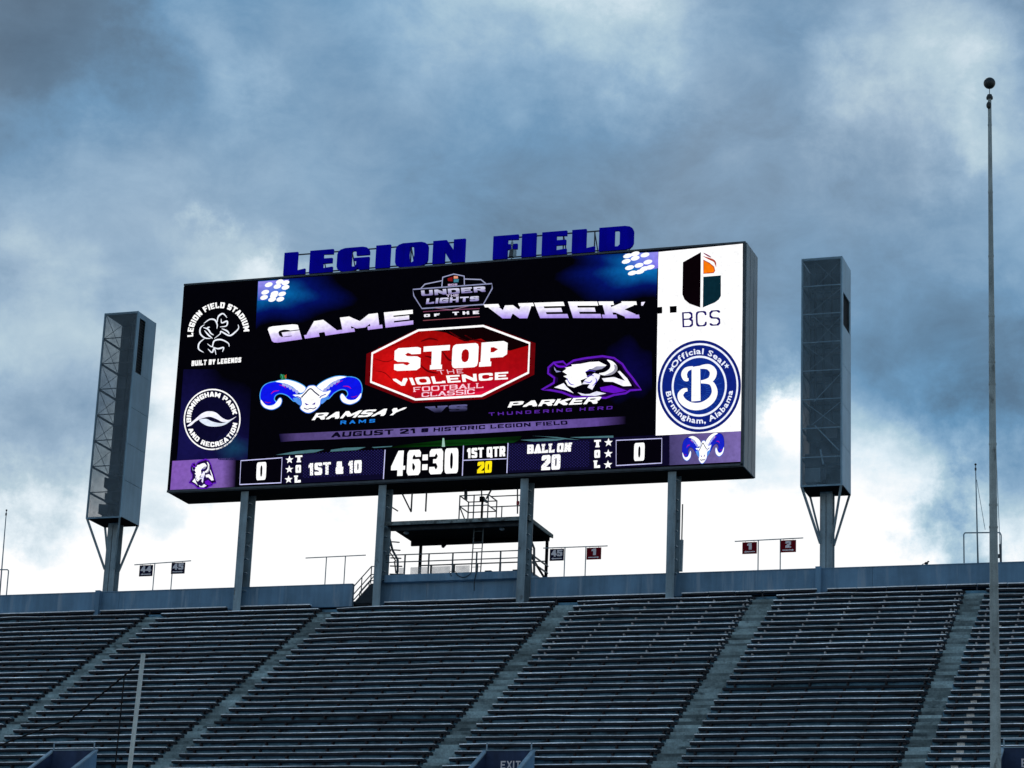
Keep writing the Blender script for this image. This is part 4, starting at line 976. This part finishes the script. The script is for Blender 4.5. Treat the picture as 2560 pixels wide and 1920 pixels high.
# ------------------------------------------------------------------ stair through the gap
def S2(x, y): return (640 + x * .2411, 1160 + y * .2411)
MB().box(X0, X1, 121.26, 123.9, 28.62, 28.75).build('added_slot_cover', DARKP, stand)  # slab added behind the wall to keep sky light out of the slot
st = thing('access_stair', 'short steel stair with railings climbing through the gap in the wall to the platform', 'stairs', (-51.5, 121.4, zbot))
a = at(*S2(990, 1465), 121.35); b = at(*S2(1190, 1240), 121.35)
mb = MB(); mb.prism([(a.x, a.z), (b.x + .6, a.z), (b.x + .6, b.z), (b.x, b.z)], [], lambda u, v: (u, 121.35, v), .08); mb.build('stringer', DARKP, st)
n = 6
for k in range(n):
    x = a.x + (b.x - a.x) * (k + .6) / n; z = a.z + (b.z - a.z) * (k + .6) / n; MB().box(x - .02, x + .3, 121.43, 122.4, z - .05, z - .01).build('tread', CONC, st)
for y_ in (121.33, 122.4):
    for dz in (.16, .5, .95):
        MB().bar((a.x, y_, a.z + dz), (b.x, y_, b.z + dz), .045).build('handrail', RAIL, st); MB().bar((b.x, y_, b.z + dz), (b.x + .5, y_, b.z + dz - .02), .045).build('handrail', RAIL, st)
    for k in (0, .5, 1): q = a.lerp(b, k); MB().bar((q.x, y_, q.z), (q.x, y_, q.z + .97), .045).build('rail_post', RAIL, st)
MB().box(xgapL, xc2, 122.6, 122.8, zbot, zbot + .15).build('landing', CONC, st)

# ------------------------------------------------------------------ speaker towers
def tower(name, label, x0, x1, z0, z1, seed, dense):
    rd = random.Random(seed); y0, y1 = 120.0, 122.3; xc = (x0 + x1) / 2
    t = thing('speaker_tower', label, 'tower', (xc, 121.2, zb(0)), 'speaker towers flanking the scoreboard')
    p = .09
    for x in (x0, x1 - p):
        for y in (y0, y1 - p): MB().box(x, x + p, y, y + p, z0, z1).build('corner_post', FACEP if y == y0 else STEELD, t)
    MB().box(x0 + p, x1 - p, y0 + .01, y0 + p, z1 - .12, z1).build('top_rail', FACEP, t); MB().box(x0 + p, x1 - p, y0 + .01, y0 + p, z0, z0 + .08).build('bottom_rail', FACEP, t)
    MB().box(x0 + .02, x1 - .02, y0 + p, y1 - .02, z1 - .06, z1 - .02).build('roof_panel', DARKP, t)
    MB().box(x0 + .02, x1 - .02, y0 + p, y1 - .02, z0 + .02, z0 + .10).build('floor_panel', BLACK, t)
    # right side cladding with a louvre opening near the top
    if dense: la_, lb_ = z1 - 3.7, z1 - 1.9; ya, yz = y0 + .25, y1 - .3
    else: la_, lb_ = z1 - 3.6, z1 - .35; ya, yz = y0 + .25, y0 + 1.0
    X = x1 - .03
    zs4 = [z0 + .05 + (la_ - z0 - .05) * i / 4 for i in range(5)]
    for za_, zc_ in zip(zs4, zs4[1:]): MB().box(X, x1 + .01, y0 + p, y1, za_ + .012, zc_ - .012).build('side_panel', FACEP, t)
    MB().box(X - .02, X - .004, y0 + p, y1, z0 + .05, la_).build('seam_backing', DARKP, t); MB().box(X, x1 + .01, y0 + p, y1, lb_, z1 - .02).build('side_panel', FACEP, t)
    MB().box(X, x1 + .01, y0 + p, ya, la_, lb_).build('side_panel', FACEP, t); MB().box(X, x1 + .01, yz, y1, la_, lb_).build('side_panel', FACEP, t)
    MB().box(X - .12, X - .1, ya - .05, yz + .05, la_ - .05, lb_ + .05).build('vent_backing', DARKP, t)
    k = la_ + .06
    while k < lb_:
        MB().bar((X - .03, ya, k), (X - .03, yz, k), .05, .012).build('louvre', STEELD, t); k += .17
    # rear panel with shelves
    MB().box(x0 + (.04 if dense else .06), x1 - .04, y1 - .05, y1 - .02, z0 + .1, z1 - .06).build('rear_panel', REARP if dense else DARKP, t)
    nb = 8; H = (z1 - z0)
    for i in range(1, nb):
        z = z0 + H * i / nb
        MB().bar((x0 + .04, y0 + p, z), (x0 + .04, y1 - p, z), .09).build('side_beam', STEELD, t)
        MB().bar((x0 + .1, y1 - .15, z), (x1 - .1, y1 - .15, z), .13).build('shelf', STEELD if i % 2 else DARKP, t)
        MB().box(x0 + p, x1 - p, y0 + .03, y0 + .07, z - .025, z + .025).build('front_beam', FACEP if dense else STEELD, t)
    for i in range(2, nb):
        za, zc = z0 + H * i / nb, z0 + H * (i + 1) / nb
        MB().bar((x0 + .04, y0 + p, za), (x0 + .04, y1 - p, zc), .022).build('brace_rod', STEELD, t); MB().bar((x0 + .04, y0 + p, zc), (x0 + .04, y1 - p, za), .022).build('brace_rod', STEELD, t)
        if dense:
            mr_ = REARB if i > 3 else FACEP
            xo = .5 if i % 2 else 0
            MB().bar((x0 + p + xo, y0 + .5, za), (x1 - p, y0 + .5, zc), .03).build('brace_rod', mr_, t)
            if i % 3: MB().bar((x0 + p + xo, y0 + .5, zc), (x1 - p, y0 + .5, za), .03).build('brace_rod', mr_, t)
            MB().bar((x0 + .15, y1 - .3, za + .35), (x1 - .12, y1 - .3, za + .35), .16).build('shelf', BLACK, t)
    for x in (x0 + .75, x0 + 1.2): MB().box(x, x + .1, y1 - .5, y1 - .4, z0 + 2, z1 - .1).build('inner_post', BLACK, t)
    # loudspeakers in the lower bays
    for i in range(7):
        bx = x0 + .25 + rd.random() * 1.0; bz = z0 + .25 + (i // 2) * .8 + rd.random() * .2; by_ = y0 + .5 + (i % 2) * .75; w = rd.uniform(.5, .75); h = rd.uniform(.45, .65); tl = rd.uniform(-.16, .16)
        mb = MB(); mb.add([(bx, by_, bz + tl), (bx + w, by_, bz - tl), (bx + w * .85, by_ + .55, bz), (bx + w * .15, by_ + .55, bz), (bx, by_, bz + h + tl), (bx + w, by_, bz + h - tl), (bx + w * .85, by_ + .55, bz + h), (bx + w * .15, by_ + .55, bz + h)],
                          [(0, 3, 2, 1), (4, 5, 6, 7), (0, 1, 5, 4), (1, 2, 6, 5), (2, 3, 7, 6), (3, 0, 4, 7)])
        mb.build('loudspeaker', BLACK if i % 3 else DARKP, t)
    MB().box(x0 - .005, x0 + .0, y0 + .02, y1 - .02, z0 + .02, z1 - .05).build('side_scrim', SCRIMD if dense else SCRIML, t)
    MB().box(x0 + .02, x1 - .02, y0 - .006, y0 - .002, z0 + .02, z1 - .02).build('front_scrim', SCRIMF if dense else SCRIML, t)
    if dense:
        for bx, bz, w_, h_ in ((x0 + .18, z0 + .3, .8, .75), (x0 + .18, z0 + 1.1, .8, .7), (x0 + .25, z0 + 2.55, .75, .8), (x0 + 1.25, z0 + 2.6, .6, .75), (x0 + 1.2, z0 + 1.3, .65, .5)):
            MB().box(bx, bx + w_, y0 + .3, y0 + .9, bz, bz + h_).build('loudspeaker', random.choice([REARB, DARKP, STEELD]), t)
        MB().bar((x0 + .7, y0 + .25, z0 + 3.3), (x1 - .2, y0 + .25, z0 + 1.9), .06).build('brace_rod', FACEP, t); MB().bar((x0 + 1.0, y0 + .25, z0 + 2.0), (x0 + 1.15, y0 + .25, z0 + 1.2), .08).build('brace_rod', FACEP, t)
        MB().box(x0 + .5, x0 + .62, y0 + .9, y0 + 1.0, z0 + 3.5, z1 - .1).build('inner_post', BLACK, t)
    # column and raking struts
    mb = MB(); cw = .64
    mb.box(xc - cw / 2, xc + cw / 2, 121.28, 121.34, zbot - .6, z0 + .02); mb.box(xc - cw / 2, xc + cw / 2, 121.86, 121.92, zbot - .6, z0 + .02); mb.box(xc - .03, xc + .03, 121.34, 121.86, zbot - .6, z0 + .02)
    mb.box(xc - .012, xc + .012, 121.272, 121.28, ztop, z0 - .1, 1)
    mb.build('column', [STEEL, BLACK], t)
    zs = at(273, 1420, 121).z
    for x in (x0 + .06, x1 - .06):
        for y in (y0 + .06, y1 - .06):
            MB().bar((x, y, z0 + .02), (xc + (-.3 if x < xc else .3), 121.3 if y < 121 else 121.85, zs), .10).build('strut', STEEL, t)
    MB().box(xc - .42, xc - .14, WY - .34, WY - .002, zbot - .6, ztop + .07).build('pilaster', WALL, t)
    return t
tower('l', 'tall open-sided speaker tower with dark interior, left of the scoreboard', -66.86, -64.68, 33.7, 45.93, 3, False)
tower('r', 'tall speaker tower screened with grey mesh, right of the scoreboard', -25.88, -23.71, 33.74, 46.14, 9, True)

# ------------------------------------------------------------------ section sign frames on the wall
def W1(x, y): return (x * .28933, 1200 + y * .28933)
def W4(x, y): return (1340 + x * .2622, 1300 + y * .2622)
def W5(x, y): return (1900 + x * .30137, 1100 + y * .30137)
def signframe(lab, R, ra, rb_, posts, plates):
    YS = WY + .12
    a, b = at(*R(*ra), YS), at(*R(*rb_), YS); t = thing('section_sign_frame', lab, 'sign', ((a.x + b.x) / 2, YS, ztop), 'section sign frames on the parapet wall')
    MB().cyl(a, b, .028, .028, 8).build('cross_bar', STEEL, t)
    for px_ in posts:
        q = at(*R(*px_), YS); k = (q.x - a.x) / (b.x - a.x); zt_ = a.z + (b.z - a.z) * k
        MB().cyl((q.x, YS, ztop + .02), (q.x, YS, zt_), .03, .03, 8).build('post', STEEL, t)
    for (x0, y0, x1, y1, num, m, arrow) in plates:
        p = at(*R(x0, y0), YS - .05); q = at(*R(x1, y1), YS - .05); W = q.x - p.x; H = p.z - q.z
        pl = MB().box(p.x, q.x, YS - .06, YS - .035, q.z, p.z).build('sign_plate', m, t, bevel=.006)
        for s_ in (.2, .8): MB().cyl((p.x + W * s_, YS - .045, p.z), (p.x + W * s_, YS - .045, p.z + .07), .01, .01, 5).build('hook', STEELD, t)
        mb = MB(); ww = (.78 if len(num) > 1 else .36)
        for i, po in enumerate(lettering(num, .36, .22, 0, .1)):
            ps = [(p.x + W * ((1 - ww) / 2 + ww * u), q.z + H * (.36 + .56 * v)) for u, v in po]; k = len(ps); yy = YS - .064 - .0015 * i
            mb.add([(x, yy, z) for x, z in ps] + [(x, YS - .059, z) for x, z in ps], [tuple(range(k))] + [(j, j + k, (j + 1) % k + k, (j + 1) % k) for j in range(k)])
        mb.build('numeral', SIGNW, pl)
        mb = MB(); az0 = q.z + H * .11; az1 = q.z + H * .25; zc = (az0 + az1) / 2
        s0, s1 = (p.x + W * .12, p.x + W * .88)
        if arrow == 0: pts = [(s0, az0 + .02), (s1, az0 + .02), (s1, az1 - .02), (s0, az1 - .02)]
        elif arrow > 0: pts = [(s0, zc - .025), (s1 - .12, zc - .025), (s1 - .12, az0 - .01), (s1, zc), (s1 - .12, az1 + .01), (s1 - .12, zc + .025), (s0, zc + .025)]
        else: pts = [(s1, zc - .025), (s1, zc + .025), (s0 + .12, zc + .025), (s0 + .12, az1 + .01), (s0, zc), (s0 + .12, az0 - .01), (s0 + .12, zc - .025)]
        mb.prism(pts, [], lambda u, v: (u, YS - .066, v), .006); mb.build('arrow', SIGNW, pl)
signframe('pipe frame with navy plates 44 and 45, left of the first scoreboard column', W1, (1162, 733), (1650, 698), [(1320, 940), (1476, 940)],
          [(1208, 738, 1316, 830, '44', SIGNN, -1), (1484, 716, 1594, 808, '45', SIGNN, 1)])
signframe('bare pipe frame without sign plates, right of the first scoreboard column', S2, (515, 975), (1138, 945), [(715, 1230), (912, 1220)], [])
signframe('pipe frame with navy plate 45 and maroon plate 1, beside the platform roof', W4, (70, 268), (682, 247), [(268, 520), (468, 515)],
          [(133, 278, 264, 386, '45', SIGNN, -1), (484, 266, 620, 374, '1', SIGNR, 1)])
signframe('pipe frame with maroon plates 1 and 2, left of the right speaker tower', ID, (1837, 1353.5), (2008, 1344.8), [(1895, 1420), (1950.5, 1415)],
          [(1856, 1356, 1892, 1384, '1', SIGNR, -1), (1951.5, 1351, 1990, 1380, '2', SIGNR, 1)])

# ------------------------------------------------------------------ small poles on the wall
def wallpole(name, lab, top, base, ballr, rng, Y=WY + .13):
    a = at(*base, Y); b = at(*top, Y); a.z = ztop + .03
    t = thing(name, lab, 'flagpole', a, 'small flagpoles on the parapet wall')
    MB().cyl(a, b, .045, .025, 10).build('shaft', STEEL, t, smooth=True); MB().ball(b + Vector((0, 0, ballr)), ballr).build('finial', BALL, t, smooth=True)
    MB().cyl(b - Vector((0, 0, .25)), b - Vector((0, 0, .12)), .05, .05, 10).build('truck', STEELD, t)
    return t, a, b
t, a, b = wallpole('flagpole', 'thin leaning flagpole with ball top at the far left edge', (16, 1278), (-2, 1500), .055, 0)
t, a, b = wallpole('flagpole', 'thin flagpole with ball top just left of the tall mast', W5(1788, 212), W5(1808, 1015), .06, 0)
mb = MB(); p0 = at(*W5(1797, 330), WY + .13); p1 = at(*W5(1868, 745), WY + .13); mb.cyl(p0, p1, .014, .014, 5); mb.build('halyard', STEEL, t)
def hoop(lab, R, pts):
    ps = [at(*R(*p), WY + .13) for p in pts]; t = thing('pipe_hoop', lab, 'railing', Vector((ps[0].x, ps[0].y, ztop)), 'pipe hoops on the parapet wall'); mb = MB()
    for a, b in zip(ps, ps[1:]): mb.cyl(a, b, .035, .035, 8)
    mb.build('bent_pipe', STEEL, t)
hoop('bent grey pipe hoop on the wall at the far left edge', W1, [(-160, 1000), (-150, 785), (-130, 775), (65, 775), (74, 785), (55, 1000)])
hoop('bent grey pipe hoop on the wall behind the tall mast', W5, [(1693, 1020), (1690, 785), (1700, 770), (1900, 768), (1990, 768), (2000, 790), (2002, 1015)])
p0 = at(*W5(1998, 1012), WY + .12); p1 = at(*W5(1990, 865), WY + .12); p2 = at(*W5(1957, 60), WY + .12); p0.z = ztop
t = thing('whip_antenna', 'thin whip aerial on a short stub just right of the tall mast', 'antenna', p0)
MB().cyl(p0, p1, .05, .05, 8).build('stub', STEELD, t); MB().cyl(p1, p2, .02, .012, 6).build('whip', STEEL, t); MB().box(p0.x - .2, p0.x - .05, WY + .05, WY + .2, ztop + .3, ztop + .48).build('clamp', STEELD, t)

# bird on the coping
q = at(*W5(1380, 1024), WY + .1)
o = MB().ball((q.x, q.y, ztop + .14), .1, 12, 8, .7).ball((q.x + .09, q.y, ztop + .22), .05, 10, 6).bar((q.x - .05, q.y, ztop + .14), (q.x - .22, q.y, ztop + .09), .06, .02).bar((q.x + .12, q.y, ztop + .22), (q.x + .17, q.y, ztop + .215), .014).cyl((q.x, q.y - .02, ztop + .04), (q.x, q.y - .02, ztop + .1), .008, .008, 4).cyl((q.x, q.y + .02, ztop + .04), (q.x, q.y + .02, ztop + .1), .008, .008, 4).build('bird', BIRD, smooth=True)
rebase(o, (q.x, q.y, ztop + .04)); props(o, 'small dark bird perched on the parapet wall between tower and mast', 'bird')

# ------------------------------------------------------------------ tall mast
MY = 70.0
top = at(2474, 246, MY); bot = at(2489, 1900, MY)
dirm = (top - bot).normalized(); base = bot - dirm * (bot.z / dirm.z)
mast = thing('tall_mast', 'tall grey jointed mast with dark ball top in front of the stand', 'mast', base)
def mp_(z): return base + dirm * ((z - base.z) / dirm.z)
def mrad(y):     # measured half width by image row
    return (4.2 + (y - 246) / (1900 - 246) * 7.9) / F * MY * 1.1
zs_ = [at(2480, y, MY).z for y in (246, 312, 480, 640, 790, 905, 960, 1110, 1262, 1318, 1464, 1515, 1672, 1884)] + [.0]
ys_ = [246, 312, 480, 640, 790, 905, 960, 1110, 1262, 1318, 1464, 1515, 1672, 1884, 2300]
for i in range(len(zs_) - 1):
    r0_, r1_ = mrad(ys_[i + 1]), mrad(ys_[i])
    MB().cyl(mp_(zs_[i + 1]), mp_(zs_[i]), r0_ * .99, r1_, 18).build('shaft_section', POLEG, mast, smooth=False)
    MB().cyl(mp_(zs_[i] - .03), mp_(zs_[i] + .03), r1_ * 1.1, r1_ * 1.1, 18).build('collar', POLEG, mast)
ztp = at(2474, 246, MY).z; c = mp_(at(2474, 208, MY).z)
MB().cyl(mp_(ztp), mp_(ztp + .12), .10, .07, 14).build('cap', BALL, mast); MB().cyl(mp_(ztp - .02), mp_(ztp + .05), .1, .1, 14).build('collar', BALL, mast)
MB().cyl(mp_(ztp + .1), c, .012, .012, 6).build('spindle', STEELD, mast)
MB().ball(c, 14.6 / F * MY * 1.08, 28, 18).build('ball', BALL, mast, smooth=True)
MB().ball(mp_(ztp - .25) + Vector((-.02, -.06, 0)), .075, 10, 8, 1.6).build('pulley', BALL, mast)
MB().box(base.x - .4, base.x + .4, base.y - .4, base.y + .4, 0, .06).build('base_plate', STEELD, mast)

# ------------------------------------------------------------------ goal post and net ropes
GY = 50.0
a = at(358, 1637, GY); b = at(325, 1915, GY); d = (a - b).normalized(); b = b - d * ((b.z - 3.05) / d.z)
gp = thing('goal_post', 'white football goal upright rising at the lower left', 'goal post', (b.x - 2.9, GY + .6, 0))
MB().cyl(b, a, .052, .052, 14).build('upright', POLEW, gp, smooth=True); MB().ball(a, .052, 12, 8, .6).build('cap', POLEW, gp, smooth=True)
b2 = b + Vector((-5.8, 0, 0)); MB().cyl(b2, a + Vector((-5.8, 0, 0)), .052, .052, 14).build('upright', POLEW, gp, smooth=True)
MB().cyl(b2, b, .07, .07, 14).build('crossbar', POLEW, gp)
m_ = b.lerp(b2, .5); mb = MB(); gs = [m_, m_ + Vector((0, .35, -.05)), m_ + Vector((0, .6, -.4)), Vector((m_.x, m_.y + .65, 0))]
for p, q in zip(gs, gs[1:]): mb.cyl(p, q, .08, .08, 12)
mb.build('gooseneck', POLEW, gp)
def rope(lab, pts, r):
    mb = MB(); ps = [at(x, y, Y) for x, y, Y in pts]
    for p, q in zip(ps, ps[1:]): mb.cyl(p, q, r, r, 6)
    o = mb.build('net_rope', ROPE); rebase(o, ps[-1]); props(o, lab, 'rope', 'black net ropes tied near the goal upright')
rope('black rope slanting down left from the goal upright', [(356, 1648, 50.1), (334, 1668, 50.2), (310, 1690, 50.4), (180, 1795, 51), (20, 1855, 52), (-160, 1935, 53)], .019)
rope('black rope hanging straight down left of the goal upright', [(311, 1690, 50.4), (300, 1800, 50.4), (287, 1925, 50.4), (270, 2110, 50.4)], .017)

# ------------------------------------------------------------------ exit portals
plab = ['blue exit portal with guard rail behind the goal upright, lower left', 'blue exit portal with white EXIT lettering at the bottom centre', 'blue exit portal cut by the lower right corner beside the mast']
S = Vector((0, -DY, -DZ)).normalized()
for i, (xa, xb, zt) in enumerate(PX):
    t = thing('exit_portal', plab[i], 'portal', ((xa + xb) / 2, PY, zt - 2.2), 'exit portals in the seating')
    L_ = 7.0; w = .12
    MB().box(xa, xb, PY, PY + .15, zt - 2.6, zt).build('head_wall', PORT, t)
    MB().box(xa - .02, xb + .02, PY - .02, PY + .17, zt + .002, zt + .045).build('coping', PORTC, t)
    for x, nm in ((xa - w, 0), (xb, 1)):
        y1_, z1_ = PY - L_, zt - L_ * DZ / DY * .96
        mb = MB(); v = [(x, PY + .15, zt), (x + w, PY + .15, zt), (x + w, y1_, z1_), (x, y1_, z1_), (x, PY + .15, zt - 2.6), (x + w, PY + .15, zt - 2.6), (x + w, y1_, z1_ - 1.2), (x, y1_, z1_ - 1.2)]
        mb.add(v, [(0, 1, 2, 3), (7, 6, 5, 4), (0, 3, 7, 4), (1, 5, 6, 2), (3, 2, 6, 7), (0, 4, 5, 1)]); mb.build('side_wall', WALL, t)
        xi = x + w if nm == 0 else x - .012; mb = MB(); v = [(xi, PY - .001, zt - .03), (xi + .012, PY - .001, zt - .03), (xi + .012, y1_, z1_ - .03), (xi, y1_, z1_ - .03), (xi, PY - .001, zt - 2.6), (xi + .012, PY - .001, zt - 2.6), (xi + .012, y1_, z1_ - 1.2), (xi, y1_, z1_ - 1.2)]
        mb.add(v, [(0, 1, 2, 3), (7, 6, 5, 4), (0, 3, 7, 4), (1, 5, 6, 2), (3, 2, 6, 7), (0, 4, 5, 1)]); mb.build('inner_lining', PORT, t)
        mb = MB(); mb.bar((x + w / 2, PY + .15, zt + .03), (x + w / 2, y1_, z1_ + .03), w + .07, .07); mb.build('coping', PORTC, t)
    for x in (xa + .02, xb - .02): MB().bar((x, PY + .08, zt + .04), (x, PY + .08, zt + .36), .05).build('rail_post', PORTC, t)
    MB().bar((xa, PY + .08, zt + .37), (xb, PY + .08, zt + .37), .05).build('guard_rail', PORTC, t)
    if i:
        q = at(1251, 1916, PY) - at(1214, 1877.5, PY); ew = .72; eh = .34; ex = xa + .72; ez = zt - .78
        mb = MB()
        gl = [('E', 0), ('X', .27), ('I', .56), ('T', .68)]
        for k, (ch, o_) in enumerate(gl):
            if ch == 'X': pls = [[(0, 0), (.25, 0), (1, 1), (.75, 1)], [(.75, 0), (1, 0), (.25, 1), (0, 1)]]; w_ = .25
            else: pls = lettering(ch, .26, .18); w_ = .06 if ch == 'I' else .22
            for j, po in enumerate(pls):
                yy = PY - .008 - .001 * j; ps = [(ex + o_ + w_ * u, yy, ez + eh * v) for u, v in po]; mb.add(ps, [tuple(range(len(ps)))])
        mb.build('exit_lettering', SIGNW, t)
# paper litter at the left portal
q = at(175, 1917, PY - 1.2)
print('script done', len(bpy.data.objects))
